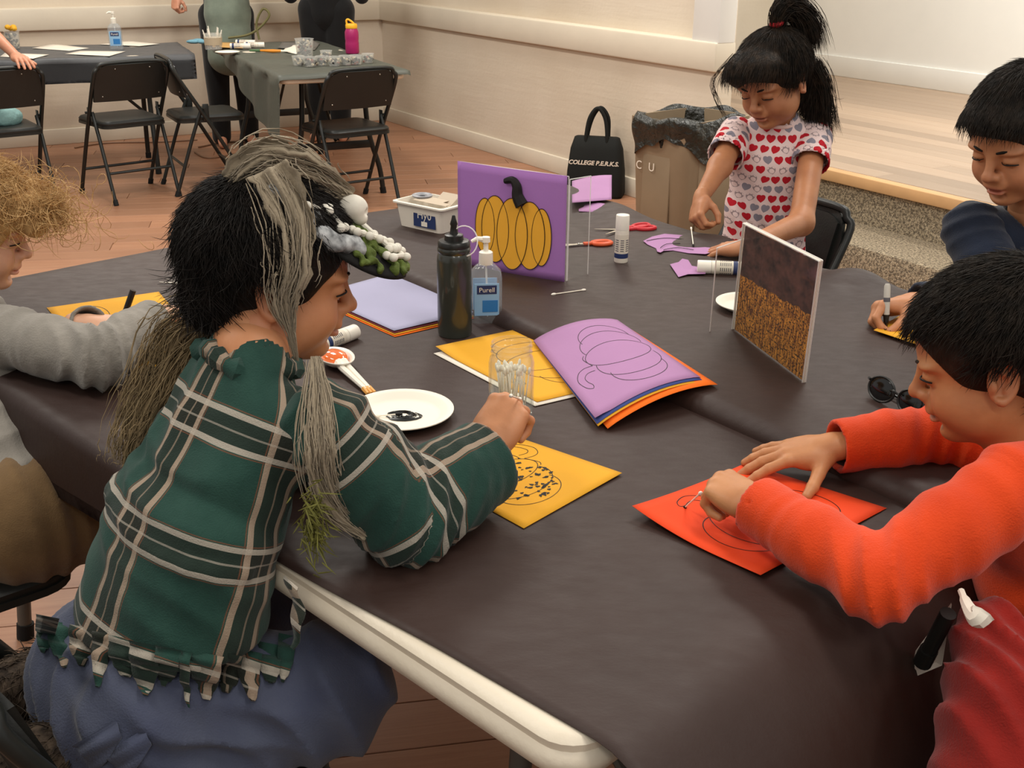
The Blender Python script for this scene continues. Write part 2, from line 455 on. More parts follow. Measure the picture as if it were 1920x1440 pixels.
place_chair(-1.86, 6.92, 28, 'black folding chair turned sideways toward the draped green-grey table end', 'folding chairs at the back tables')
place_chair(-.94, 6.47, 126, 'black folding chair standing alone at the table with bead cups', 'folding chairs at the back tables')
gc = T(-2.03, 2.52); place_chair(gc[0], gc[1], math.degrees(math.atan2(-N[1], -N[0])) - 4, 'black folding chair behind the girl in the heart shirt', 'chairs of the painting children')
pc = T(-1.27, .40); place_chair(pc[0], pc[1], math.degrees(math.atan2(N[1], N[0])), 'black folding chair under the boy in the plaid shirt', 'chairs of the painting children')
gy = T(-2.0, .30); place_chair(gy[0], gy[1], math.degrees(math.atan2(N[1], N[0])) + 4, 'black folding chair under the boy in the grey sweater', 'chairs of the painting children')
oc = T(-.44, 1.24); place_chair(oc[0], oc[1], math.degrees(math.atan2(-U[1], -U[0])) + 12, 'black folding chair under the boy in the orange shirt', 'chairs of the painting children')
nc_ = T(-1.25, 2.62); place_chair(nc_[0], nc_[1], math.degrees(math.atan2(-N[1], -N[0])), 'black folding chair under the boy in the navy sweater', 'chairs of the painting children')

# folding tables (moulded white tops)
M_plastic = NT('white_moulded_plastic')
_co = M_plastic.coord(); _n = M_plastic.noise(140, 2, _co); _s = M_plastic.noise(3.5, 5, _co, .65)
M_plastic.l(M_plastic.mix(M_plastic.ramp(_s, .35, .7), lin('D9CCB6'), lin('E4D9C6')), M_plastic.b.inputs['Base Color'])
M_plastic.b.inputs['Roughness'].default_value = .45; M_plastic.bump(_n, .12, .004); M_plastic = M_plastic.m
M_greymetal = mat('grey_table_leg', '5C5A54', .45, .3, .5, var=.1)
def rrect(x0, y0, x1, y1, r, k=6):
    pts = []
    for cx, cy, a0 in ((x1 - r, y1 - r, 0), (x0 + r, y1 - r, 90), (x0 + r, y0 + r, 180), (x1 - r, y0 + r, 270)):
        for i in range(k + 1):
            a = math.radians(a0 + 90 * i / k); pts.append((cx + r * math.cos(a), cy + r * math.sin(a)))
    return pts
def rings(layers):
    """stack of same-count outlines [(pts,z)...] closed at both ends"""
    n = len(layers[0][0]); V = []; F = []
    for p, z in layers: V += [(x, y, z) for x, y in p]
    for i in range(len(layers) - 1):
        for k in range(n): F.append((i * n + k, i * n + (k + 1) % n, (i + 1) * n + (k + 1) % n, (i + 1) * n + k))
    F.append(tuple(range(n))[::-1]); F.append(tuple((len(layers) - 1) * n + k for k in range(n)))
    return np.array(V), F
def folding_table(label, m, L, W, top, group, legmat):
    """local: x along length 0..L, y along width 0..W, z=0 floor"""
    t = thing('folding_table', label, 'table', m=m, group=group)
    lay = []
    for off, z in ((.05, -.048), (.012, -.05), (.003, -.044), (.0, -.030), (.004, -.022), (.008, -.018), (.006, -.008), (.012, -.001), (.022, 0.0)):
        lay.append((rrect(off, off, L - off, W - off, max(.012, .055 - off)), top + z))
    obj('tabletop', rings(lay), M_plastic, t, angle=50)
    for e in (0, 1):
        x0 = .24 if e == 0 else L - .24; x1 = .16 if e == 0 else L - .16; xb = .62 if e == 0 else L - .62
        for y in (.10, W - .10):
            obj('leg', tube(spline([(x0, y + (.08 if y < W / 2 else -.08), top - .05), (x0, y + (.06 if y < W / 2 else -.06), .38), (x0, y, .16), (x0, y - (.02 if y < W / 2 else -.02), .01)], 5), .0155, 10), legmat, t)
            obj('leg_cap', tube([(x0, y - (.016 if y < W / 2 else -.016), .035), (x0, y - (.021 if y < W / 2 else -.021), .0)], .019, 10), M_rubber, t)
        obj('leg_brace', box((x0, W / 2, .30), (.018, W - .30, .045), .004), legmat, t)
        obj('fold_strut', tube([(x0, W / 2, .33), (xb, W / 2, top - .05)], .010, 8), legmat, t)
        obj('leg_hinge', tube([(x0, .12, top - .058), (x0, W - .12, top - .058)], .012, 8), legmat, t)
    return t
# near table: through the white edge seen in front
E0, E1 = G(556, 1080), G(1048, 1402)
XT = nrm(E1 - E0); YT = np.array([-XT[1], XT[0], 0]);
nearO = E0 + XT * ((T(-2.56, 0) - E0) @ XT * 1.0); nearO[2] = 0
NL, NWD = 1.955, .795
MN = frame(XT, Zv, nearO)
folding_table('white folding table nearest, under black paper with its edge bare', MN, NL, NWD, TZ - .0008, 'craft tables', M_greymetal)
TZ2 = TZ + .026
F0, F1 = G(700, 480, TZ2), G(1470, 806, TZ2)
XF = nrm(F1 - F0); YF = np.array([-XF[1], XF[0], 0]); farO = F0 + XF * ((T(-2.62, 0) - F0) @ XF); farO[2] = 0
MF = frame(XF, Zv, farO); FL, FWD = 1.95, .80
folding_table('white folding table behind the nearest one, wholly under black paper', MF, FL, FWD, TZ2 - .0008, 'craft tables', M_greymetal)
def NP(x, y, z=TZ): return nearO + XT * x + YT * y + Zv * z
def FP(x, y, z=None): return farO + XF * x + YF * y + Zv * (TZ2 if z is None else z)
_b0 = G(532, 141); _b1 = G(762, 131); XB = nrm(_b1 - _b0); YB = np.array([-XB[1], XB[0], 0])
MB_ = frame(YB, Zv, np.array([_b1[0], _b1[1], 0])); BL, BWD = 1.83, .72
folding_table('white folding table with bead cups, grey-green paper slipping off its side', MB_, BL, BWD, TZ - .0008, 'back tables', M_blackmetal)
_a1 = G(352, 102); _a0 = G(0, 113); XA = nrm(_a1 - _a0); YA = np.array([-XA[1], XA[0], 0]); AL, AWD = 1.83, .74
MA_ = frame(XA, Zv, np.array([_a1[0], _a1[1], 0]) - XA * AL)
folding_table('white folding table by the back wall with white sheets on its paper', MA_, AL, AWD, TZ - .0008, 'back tables', M_blackmetal)

# black kraft paper covers
def papermat(name, c, c2, rough, crump=1.0):
    t = NT(name); co = t.coord('Object')
    n1 = t.noise(2.0, 4, co, .55); n2 = t.noise(26, 4, t.mapping(co, (1, 2.2, 1), (0, 0, .9)), .6); n3 = t.noise(300, 2, co)
    t.l(t.mix(t.ramp(n1, .35, .65), lin(c2), lin(c)), t.b.inputs['Base Color'])
    t.b.inputs['Roughness'].default_value = rough; t.b.inputs['Specular IOR Level'].default_value = .38
    t.l(t.math('MULTIPLY_ADD', n2, .25, rough - .12), t.b.inputs['Roughness'])
    t.bump(t.math('ADD', t.math('MULTIPLY', n2, .6 * crump), t.math('MULTIPLY', n3, .12)), .22, .006)
    return t.m
M_black = papermat('black_kraft_paper', '34221C', '2D1D18', .58)
M_grey = papermat('grey_green_paper', '55584F', '4C4E46', .5)
def wav(x, y, k=1.0):
    return k * (.0012 * math.sin(7.1 * x + 3.3 * y) * math.sin(5.3 * y - 2.1 * x + .7) + .0007 * math.sin(19 * x - 13 * y + 1.2) + .0005 * math.sin(31 * y + 9 * x))
def smooth01(x): x = min(1, max(0, x)); return x * x * (3 - 2 * x)
def drop(d, r):
    """distance d past the table edge along a sheet bending with radius r -> (outward, down)"""
    if d <= 0: return d, 0.0
    if d < r * math.pi / 2: a = d / r; return r * math.sin(a), r * (1 - math.cos(a))
    return r, r + (d - r * math.pi / 2)
def near_cover(a, b):
    # a along length, b across; left overhang shrinks to nothing towards the front
    x = -.03 + a * (NL + .52 + .03)
    ov = .155 * (1 - smooth01((x - 1.18) / .22)) + .004 * math.sin(9 * x) + .012 * math.sin(4 * x + 1)
    ov = max(ov, -.002) if x < 1.3 else ov - .036 * smooth01((x - 1.3) / .45)
    ymax = max(NWD, float((FP(0, .012) + XF * ((NP(x, 0) - FP(0, 0)) @ XF) - NP(0, 0)) @ YT)) if x < NL else NWD
    y = -ov + b * (ymax - .004 + ov)
    dx = x - (NL - .004)
    ox, dz = drop(dx, .10)
    endcut = .60 - .46 * (y / NWD) * 1.0
    if dx > 0 and dx > endcut: ox, dz = drop(endcut, .10)
    px = (NL - .004) + ox if dx > 0 else x
    flare = max(0, dz - .03) * (.62 - .42 * min(1, max(0, y / NWD)))
    px += flare
    oy, dzy = drop(-y, .012) if y < 0 else (-y, 0)
    py = -oy
    z = TZ + .0012 - dz - dzy + (wav(x, y, .3) + .0010 if dz + dzy < .004 else 0)
    if dzy > .01: py -= .006 * math.sin(11 * x) * min(1, dzy / .1)
    if dz > .05: px += .010 * math.sin(7 * y + 2) * min(1, dz / .3)
    return NP(px, py, z)
obj('paper_cover', grid(near_cover, 110, 44, (0, 0, -.0007)), M_black, label='black kraft paper spread over the nearest table, draping off its end', category='table paper', group='paper table covers', smooth=True)
def far_cover(a, b):
    x = -.05 + a * (FL + .05 + .2); y = -.05 + b * (FWD + .13)
    dy = -y; oy, dzy = drop(dy - .0, .024) if y < 0.0 else (0, 0)
    py = y if y >= 0 else -oy
    over = y - FWD + .02
    oy2, dz2 = drop(over, .02) if over > 0 else (0, 0)
    if over > 0: py = FWD - .02 + oy2
    ox, dzx = drop(x - FL + .02, .03) if x > FL - .02 else (0, 0)
    px = x if x <= FL - .02 else FL - .02 + ox
    z = TZ2 + .0012 - min(dzy, .05) - dz2 - dzx
    if dzy + dz2 + dzx < .004:
        z += wav(x + 3, y, .35) + .0010
        # crumple in the far left corner and along the far edge on the right
        c = math.exp(-((x - .16) / .26) ** 2 - ((y - FWD + .03) / .11) ** 2)
        z += .030 * c * (1 + .25 * math.sin(24 * x + 15 * y))
        c2 = math.exp(-((y - FWD + .06) / .10) ** 2) * smooth01((x - .55) / .3)
        z += .016 * c2 * (1 + math.sin(12.0 * x - 8 * y)) * (.6 + .4 * math.sin(29 * x))
        c3 = math.exp(-((x - .02) / .05) ** 2 - ((y - .15) / .12) ** 2); z += .012 * c3
    return FP(px, py, z)
obj('paper_cover', grid(far_cover, 120, 60, (0, 0, -.0007)), M_black, label='black kraft paper on the second table, crumpled at its far corner', category='table paper', group='paper table covers', smooth=True)
def bP(x, y, z=TZ): return np.array([MB_[i, 0] * x + MB_[i, 1] * y + MB_[i, 3] for i in range(3)]) + Zv * z
def aP(x, y, z=TZ): return np.array([MA_[i, 0] * x + MA_[i, 1] * y + MA_[i, 3] for i in range(3)]) + Zv * z
def b_cover(a, b):
    x = -.035 + a * (BL + .05); ov = .30 * smooth01(1 - (x - .05) / 1.6) + .05
    y = -.07 + b * (BWD + .07 + ov)
    oy, dz = drop(y - BWD, .015) if y > BWD else (0, 0); py = y if y <= BWD else BWD + oy + .06 * max(0, dz - .02)
    oy2, dz2 = drop(-y, .02) if y < 0 else (0, 0)
    if y < 0: py = -oy2
    ox, dzx = drop(-x, .02) if x < 0 else (0, 0); px = x if x >= 0 else -ox
    if dz > .03: px += .03 * (dz / .3) * math.sin(6 * x + .5); py += .012 * math.sin(16 * x)
    return bP(px, py, TZ + .002 - dz - min(dz2, .03) * .5 - dzx + wav(x, y, 1.5))
obj('paper_cover', grid(b_cover, 60, 50, (0, 0, -.0008)), M_grey, label='grey-green paper sliding off the side of the bead cup table', category='table paper', group='paper table covers', smooth=True)
def a_cover(a, b):
    x = -.02 + a * (AL + .06); y = -.16 + b * (AWD + .2)
    oy, dz = drop(-y, .02) if y < 0 else (0, 0); py = y if y >= 0 else -oy
    if dz > .03: py += .008 * math.sin(13 * x)
    return aP(x, py, TZ + .002 - dz + wav(x + 1, y, 1.5))
obj('paper_cover', grid(a_cover, 60, 40, (0, 0, -.0008)), papermat('slate_paper', '4F5052', '46474A', .5), label='slate grey paper on the back table with white sheets', category='table paper', group='paper table covers', smooth=True)
# ================================================================== SHEETS AND DRAWINGS
def paper(name, c, var=.03, rough=.75):
    return mat(name, c, rough, 0, .25, bump=(220, .12, .002), var=var, varscale=9)
M_yel = paper('yellow_paper', 'DA9E29'); M_pur = paper('purple_paper', 'A77BA4'); M_ora = paper('orange_paper', 'E5481F'); M_ora2 = paper('bright_orange_paper', 'F0701C')
M_lav = paper('lavender_paper', '9D9BB4'); M_blu = paper('blue_paper', '3C4A86'); M_whi = paper('white_paper', 'E3DACB'); M_mar = paper('maroon_paper', '6B2B33')
M_ink = mat('black_ink', '17120F', .6, 0, .3, var=.2); M_inkr = mat('red_ink', '7A1E12', .6, var=.2)
class Sheet:
    """a sheet of paper lying through four points BL, BR, TR, TL (world), with a gentle curl"""
    def __init__(s, pts, curl=None, lift=.0015):
        s.p = [np.asarray(q, float) for q in pts]; s.curl = curl or (lambda a, b: 0.0); s.lift = lift
    def at(s, a, b, h=0.0):
        p = s.p; q = p[0] * (1 - a) * (1 - b) + p[1] * a * (1 - b) + p[2] * a * b + p[3] * (1 - a) * b
        return q + Zv * (s.lift + max(0.0, s.curl(a, b)) + h)
    def geo(s, n=14): return grid(lambda a, b: s.at(a, b), n, n, (0, 0, -.0005))
    def size(s): return np.linalg.norm(s.p[1] - s.p[0]), np.linalg.norm(s.p[3] - s.p[0])
    def line(s, path, w=.0011):
        W, H = s.size(); P = np.asarray(path, float); n = len(P); q = P * (W, H); V = []; F = []
        for i in range(n):
            t = q[min(i + 1, n - 1)] - q[max(i - 1, 0)]; t = t / (np.linalg.norm(t) + 1e-9); m = np.array([-t[1], t[0]]) * w / 2
            for sg in (1, -1):
                a, b = (q[i] + sg * m) / (W, H); V.append(s.at(a, b, .0004))
        for i in range(n - 1): F.append((2 * i, 2 * i + 1, 2 * i + 3, 2 * i + 2))
        return np.array(V), F
    def dot(s, a, b, r, e=1.0, rot=0.0, k=8):
        W, H = s.size(); V = [s.at(a, b, .0005)]; F = []
        for i in range(k):
            t = 2 * math.pi * i / k; rr = r * (1 + .25 * math.sin(3 * t + a * 50)); x, y = rr * e * math.cos(t), rr * math.sin(t)
            x, y = x * math.cos(rot) - y * math.sin(rot), x * math.sin(rot) + y * math.cos(rot)
            V.append(s.at(a + x / W, b + y / H, .0005))
        for i in range(k): F.append((0, 1 + i, 1 + (i + 1) % k))
        return np.array(V), F
def ell(cx, cy, rx, ry, a0=0, a1=360, n=40):
    return [(cx + rx * math.cos(math.radians(a0 + (a1 - a0) * i / n)), cy + ry * math.sin(math.radians(a0 + (a1 - a0) * i / n))) for i in range(n + 1)]
def pumpkin_lines(s, w=.0012):
    P = [ell(.5, .42, .115, .285), ell(.40, .41, .145, .265, 75, 285), ell(.60, .41, .145, .265, -105, 105), ell(.31, .40, .135, .225, 80, 280), ell(.69, .40, .135, .225, -100, 100)]
    P += [spline([(.45, .69), (.46, .76), (.44, .82), (.38, .86), (.31, .84), (.285, .80), (.31, .785), (.345, .80), (.385, .80), (.41, .76), (.405, .70)], 6), spline([(.45, .69), (.53, .715), (.56, .69)], 5)]
    return [s.line([(.5 + (a - .5) * 1.2, .46 + (b - .46) * 1.16) for a, b in p], w) for p in P]
def sheet_obj(label, pts, m, group='sheets of coloured paper', curl=None, lift=.0015, lines=0, dots=0, dotbox=(.25, .15, .75, .68), name='paper_sheet', n=14, inkw=.0012, dotr=.0032):
    s = Sheet(pts, curl, lift)
    o = obj(name, s.geo(n), m, label=label, category='paper', group=group, smooth=True)
    if lines: obj('pumpkin_outline', cat(*pumpkin_lines(s, inkw)), M_ink, o, smooth=False, label='black printed pumpkin outline')
    if dots:
        L = []; tries = 0
        while len(L) < dots and tries < dots * 20:
            tries += 1
            a, b = random.uniform(dotbox[0], dotbox[2]), random.uniform(dotbox[1], dotbox[3])
            if ((a - .5) / .36) ** 2 + ((b - .42) / .31) ** 2 > 1: continue
            L.append(s.dot(a, b, random.uniform(.45, 1.0) * dotr, random.uniform(1, 1.9), random.uniform(0, 3)))
        obj('painted_dots', cat(*L), M_ink, o, smooth=False, label='hand-painted black dots')
    return s, o
G2 = lambda u, v, z=None: G(u, v, TZ2 if z is None else z)
Gp = lambda *q: [G(u, v) for u, v in q]
z_near = .0038
# stack of lavender sheets by the squirt bottle
st_ = [(588, 562), (739, 630), (888, 595), (755, 515)]
for k, (m, c) in enumerate([(M_ora2, 'orange'), (M_yel, 'yellow'), (M_mar, 'maroon'), (M_lav, 'lavender')]):
    e = (3 - k) * 1.6
    sheet_obj(c + ' sheet in the stack beside the black squirt bottle' + (', on top' if k == 3 else ''), [G(u + e * .3 * (1 if i in (1, 2) else -1), v + e) for i, (u, v) in enumerate(st_)], m, 'stacked sheets by the squirt bottle', lift=z_near + .0022 * k + (.0 if k < 3 else .001), curl=(lambda a, b: .0015 * math.sin(3 * a) * b))
# yellow sheet with a white one under the jar
yq = [(1007, 759), (1190, 716), (998, 616), (817, 660)]
sheet_obj('white sheet peeking out under the yellow one by the jar', [G(u - 4, v + 6) for u, v in yq], M_whi, 'sheets under the jar', lift=z_near)
sheet_obj('yellow sheet with a printed pumpkin under the cotton swab jar', Gp(*[yq[i] for i in (1, 2, 3, 0)]), M_yel, 'sheets under the jar', lift=z_near + .002, lines=1, curl=lambda a, b: .006 * max(0, a - .8) / .2 * b)
# purple stack
pq = [(1313, 720), (1157, 611), (1000, 650), (1115, 803)]
for k, (m, c, du, dv) in enumerate([(M_ora2, 'bright orange', 32, 9), (M_yel, 'yellow', 8, 6), (M_blu, 'dark blue', 5, 3.5)]):
    q = [(u + du * (1 if i == 0 else (.75 if i == 3 else .2)), v + dv * (1 if i in (0, 3) else .1)) for i, (u, v) in enumerate(pq)]
    sheet_obj(c + ' sheet under the purple pumpkin print', [G2(*q[0]), G2(*q[1]), G(*q[2]), G(*q[3])], m, 'sheets stacked under the purple print', lift=z_near + .0042 + .0015 * k, curl=lambda a, b: .017 * math.sin(math.pi * b) ** .8 if 0 < b < 1 else 0)
sheet_obj('purple sheet with a printed pumpkin on top of the stack right of the jar', [G2(*pq[0]), G2(*pq[1]), G(*pq[2]), G(*pq[3])], M_pur, 'sheets stacked under the purple print', lift=z_near + .0090, lines=1, curl=lambda a, b: (.017 * math.sin(math.pi * b) ** .8 if 0 < b < 1 else 0) + .006 * max(0, (b - .85) / .15) * (1 - a))
# yellow painted sheet in front of the plaid boy
YS, _ = sheet_obj('yellow sheet with dotted pumpkin under the plaid sleeve', Gp((740, 863), (982, 995), (1166, 893), (937, 812)), M_yel, 'sheets being painted', lift=z_near, lines=1, dots=110, dotbox=(.40, .14, .86, .74), curl=lambda a, b: .002 * a * b, inkw=.0011)
OS, _ = sheet_obj('orange sheet with dotted pumpkin in front of the orange-shirted boy', Gp((1425, 1088), (1662, 957), (1398, 872), (1184, 972)), M_ora, 'sheets being painted', lift=z_near, lines=1, dots=48, dotbox=(.5, .08, .85, .62), inkw=.0013, dotr=.0028, curl=lambda a, b: .016 * (1 - a) ** 2 * (max(0, b - .3) / .7) ** 2 + .004 * (1 - a) * (1 - b) ** 2)
sheet_obj('yellow sheet with dotted pumpkin in front of the grey-sweatered boy', Gp((88, 580), (298, 550), (398, 668), (196, 712))[::-1], M_yel, 'sheets being painted', lift=z_near, lines=1, dots=85, inkw=.0012)
# name sheet of the navy boy with handwriting
NS, no = sheet_obj('yellow sheet with handwriting beside the marker', [G2(1637, 627), G2(1825, 690), G2(1905, 610), G2(1730, 575)], M_yel, 'sheets being painted', lift=.009)
W_, H_ = NS.size()
def hand(px): # strokes given as pixels of the photo on that sheet -> strip
    return [G2(u, v) + Zv * .0105 for u, v in px]
strk = [[(1688, 624), (1700, 633), (1697, 641)], [(1700, 633), (1692, 630)], [(1693, 638), (1684, 634)], [(1674, 618), (1668, 630)], [(1664, 615), (1659, 628), (1655, 622)]]
obj('handwriting', cat(*[tube(spline(hand(s), 4), .0007, 5) for s in strk]), M_ink, no, label='black handwritten letters')
# purple cut-outs on the far table
def cutout(label, px, lift=.003, m=None, lines=None):
    pts = [G2(u, v) for u, v in px]; n = len(pts); c = sum(pts) / n
    V = [p + Zv * (lift + .0015 * math.sin(i * 1.3)) for i, p in enumerate(pts)] + [p + Zv * (lift - .0008 + .0015 * math.sin(i * 1.3)) for i, p in enumerate(pts)]
    F = [tuple(range(n)), tuple(range(n, 2 * n))[::-1]] + [(i, n + i, n + (i + 1) % n, (i + 1) % n) for i in range(n)]
    o = obj('paper_cutout', (np.array(V), F), m or M_pur, label=label, category='paper', group='purple paper cut-outs', smooth=False)
    if lines: obj('pencil_lines', cat(*[tube(spline([G2(u, v) + Zv * (lift + .0016) for u, v in l], 4), .0008, 5) for l in lines]), M_ink, o)
    return o
cutout('purple paper pumpkin cut-out under the girl\'s hands', [(1206, 456), (1222, 449), (1246, 443), (1285, 445), (1330, 452), (1352, 462), (1345, 476), (1322, 481), (1290, 478), (1262, 473), (1244, 475), (1238, 479), (1232, 476), (1230, 469), (1214, 462)],.006,
       lines=[[(1212, 457), (1245, 452), (1290, 455), (1330, 463)], [(1238, 470), (1250, 463), (1275, 462)], [(1244, 474), (1270, 470), (1300, 474)]])
cutout('purple paper scrap beside the lying glue stick', [(1256, 500), (1272, 497), (1279, 490), (1290, 491), (1297, 502), (1325, 508), (1322, 519), (1290, 519), (1272, 523)], .006)
def scrap(a, b):
    p = G2(1072 + 74 * a, 400 - 42 * b - 6 * a) ; return p + Zv * (.030 + .004 * a * b + .008 * math.sin(2.5 * a) * b)
obj('paper_scrap', grid(scrap, 12, 8, (0, 0, -.0007)), M_pur, label='purple paper scrap curling over the far corner of the black paper', category='paper', group='purple paper cut-outs', smooth=True)
def scrap2(a, b):
    p = G2(1085 + 70 * a, 404 - 10 * b + 4 * a); return p + Zv * (.012 + .012 * math.sin(3 * a) * b)
obj('paper_scrap', grid(scrap2, 10, 3, (0, 0, -.0007)), M_pur, label='narrow purple offcut behind the acrylic holder', category='paper', group='purple paper cut-outs', smooth=True)

# ================================================================== THINGS ON THE TABLES
def clearmat(name, tint, refl=.25, alpha=.12, base=.005, mul=.5):
    t = NT(name); tr = t.n('ShaderNodeBsdfTransparent'); tr.inputs[0].default_value = tint; gl = t.n('ShaderNodeBsdfGlossy'); gl.inputs['Roughness'].default_value = .04
    df = t.n('ShaderNodeBsdfDiffuse'); df.inputs[0].default_value = tint
    lw = t.n('ShaderNodeLayerWeight'); lw.inputs[0].default_value = .5; fr = t.n('ShaderNodeMath', operation='POWER'); t.l(lw.outputs['Facing'], fr.inputs[0]); fr.inputs[1].default_value = 4.0
    m1 = t.n('ShaderNodeMixShader'); m1.inputs[0].default_value = alpha; t.l(tr.outputs[0], m1.inputs[1]); t.l(df.outputs[0], m1.inputs[2])
    m2 = t.n('ShaderNodeMixShader'); t.l(t.math('MULTIPLY_ADD', fr.outputs[0], refl * mul, base), m2.inputs[0]); t.l(m1.outputs[0], m2.inputs[1]); t.l(gl.outputs[0], m2.inputs[2])
    t.l(m2.outputs[0], t.out.inputs[0]); return t.m
M_acr = clearmat('clear_acrylic', (.98, .98, .97, 1), .2, .01); M_acre = clearmat('acrylic_edge', (.95, .93, .9, 1), .2, .55)
M_glass = clearmat('jar_glass', (.96, .97, .95, 1), .6, .05, .03, 1.0); M_clearpl = clearmat('clear_cup_plastic', (.95, .95, .93, 1), .4, .18, .02, 1.0)
M_wp = mat('white_plastic', 'E9E2D4', .35, var=.03); M_cot = mat('cotton', 'F2EBDD', .9, bump=(300, .4, .003)); M_stick = mat('swab_stick', 'EDE4D2', .6, var=.04)
M_blackpl = mat('black_plastic', '191917', .35, 0, .5, var=.1); M_navy = mat('navy_print', '25345E', .5, var=.08); M_bluep = mat('blue_print', '2F78B8', .5, var=.08)
# --- black squirt bottle
b0 = G(853, 628)
sq = thing('squirt_bottle', 'tall black squirt bottle with pointed nozzle beside the hand sanitizer', 'bottle', b0)
t = NT('black_paint_bottle'); t.b.inputs['Base Color'].default_value = lin('2A2D29'); t.b.inputs['Roughness'].default_value = .28; t.b.inputs['Coat Weight'].default_value = .3
_z = t.n('ShaderNodeSeparateXYZ'); t.l(t.coord(), _z.inputs[0]); t.l(t.mix(t.ramp(t.noise(7, 3, t.coord()), .35, .7), lin('23251F'), lin('3C3F38')), t.b.inputs['Base Color'])
obj('body', lathe([(.028, .0), (.0325, .003), (.034, .010), (.034, .155), (.033, .165), (.0305, .170), (.0325, .174), (.0325, .180), (.028, .186), (.018, .188), (.0, .188)], 40), t.m, sq)
cp = obj('cap', lathe([(.031, .180), (.0315, .183), (.0315, .191), (.029, .194), (.019, .195), (.018, .205), (.014, .207), (.0, .207)], 32), M_blackpl, sq)
obj('nozzle', lathe([(.009, .205), (.0075, .212), (.006, .222), (.0075, .226), (.0045, .236), (.003, .243), (.0, .244)], 16), M_blackpl, cp)
obj('cap_tether', tube([(.0 + .026 * math.cos(a) + .02, .028 * math.sin(a) * .3 - .01, .195 + .028 * math.sin(a)) for a in np.linspace(-2.2, 2.6, 18)], .0013, 6), M_acre, cp)
# --- sanitizer bottles (pump)
M_gel = clearmat('clear_bottle_gel', (.90, .93, .95, 1), .5, .14, .03, 1.0); M_label = mat('pale_blue_label', '8FB6D6', .5, var=.1)
def pump_bottle(label, loc, rz, sc=1.0, lab=True):
    t = thing('sanitizer_bottle', label, 'bottle', loc, rz, 'hand sanitizer bottles')
    def rr(w, d, r): return rrect(-w, -d, w, d, r, 5)
    lay = [(rr(.026, .016, .010), .0), (rr(.029, .018, .012), .004), (rr(.029, .018, .012), .085), (rr(.027, .0165, .012), .098), (rr(.018, .013, .0115), .108), (rr(.0115, .0115, .0112), .112)]
    b = obj('body', rings([(np.array(p) * sc, z * sc) for p, z in lay]), M_gel, t)
    obj('cap', lathe([(.0125 * sc, .110 * sc), (.0130 * sc, .112 * sc), (.0125 * sc, .132 * sc), (.010 * sc, .134 * sc), (.0, .134 * sc)], 20), M_wp, t)
    pu = obj('pump', cat(lathe([(.0045 * sc, .132 * sc), (.0045 * sc, .150 * sc), (.008 * sc, .151 * sc), (.0075 * sc, .160 * sc), (.0, .161 * sc)], 16), tube(np.array([(0, 0, .155), (-.016, 0, .157), (-.026, 0, .152)]) * sc, np.array([.0055, .0045, .0032]) * sc, 8)), M_wp, t)
    obj('dip_tube', tube(np.array([(0, 0, .112), (.004, 0, .01)]) * sc, .002 * sc, 6), M_acre, t)
    for sgn in (1, -1):
        g = rings([(np.array(rrect(-.0225, -.001, .0225, .001, .0009, 2)) * sc, .018 * sc), (np.array(rrect(-.0225, -.001, .0225, .001, .0009, 2)) * sc, .078 * sc)])
        lb = obj('label', mv(g, (0, sgn * .0182 * sc, 0)), M_label, t, label='pale blue printed label')
        g = box((.0, sgn * .0195 * sc, .067 * sc), (.036 * sc, .0006 * sc, .016 * sc)); obj('logo_band', g, M_navy, lb, smooth=False)
        tx = text_geo('Purell', .0125 * sc); R_ = Matrix.Rotation(math.pi / 2, 4, 'X'); 
        if sgn > 0: R_ = Matrix.Rotation(math.pi, 4, 'Z') @ R_
        obj('lettering', mv(xf(tx, R_), (0, sgn * .0202 * sc, .0665 * sc)), M_wp, lb, smooth=False)
        obj('print_block', box((.006 * sc, sgn * .0195 * sc, .036 * sc), (.028 * sc, .0006 * sc, .022 * sc)), M_bluep, lb, smooth=False)
    return t
pump_bottle('clear hand sanitizer bottle with white pump behind the black squirt bottle', G(911, 603), .12, 1.12)
pump_bottle('clear hand sanitizer bottle on the slate papered back table', G(219, 93), .2, 1.45)
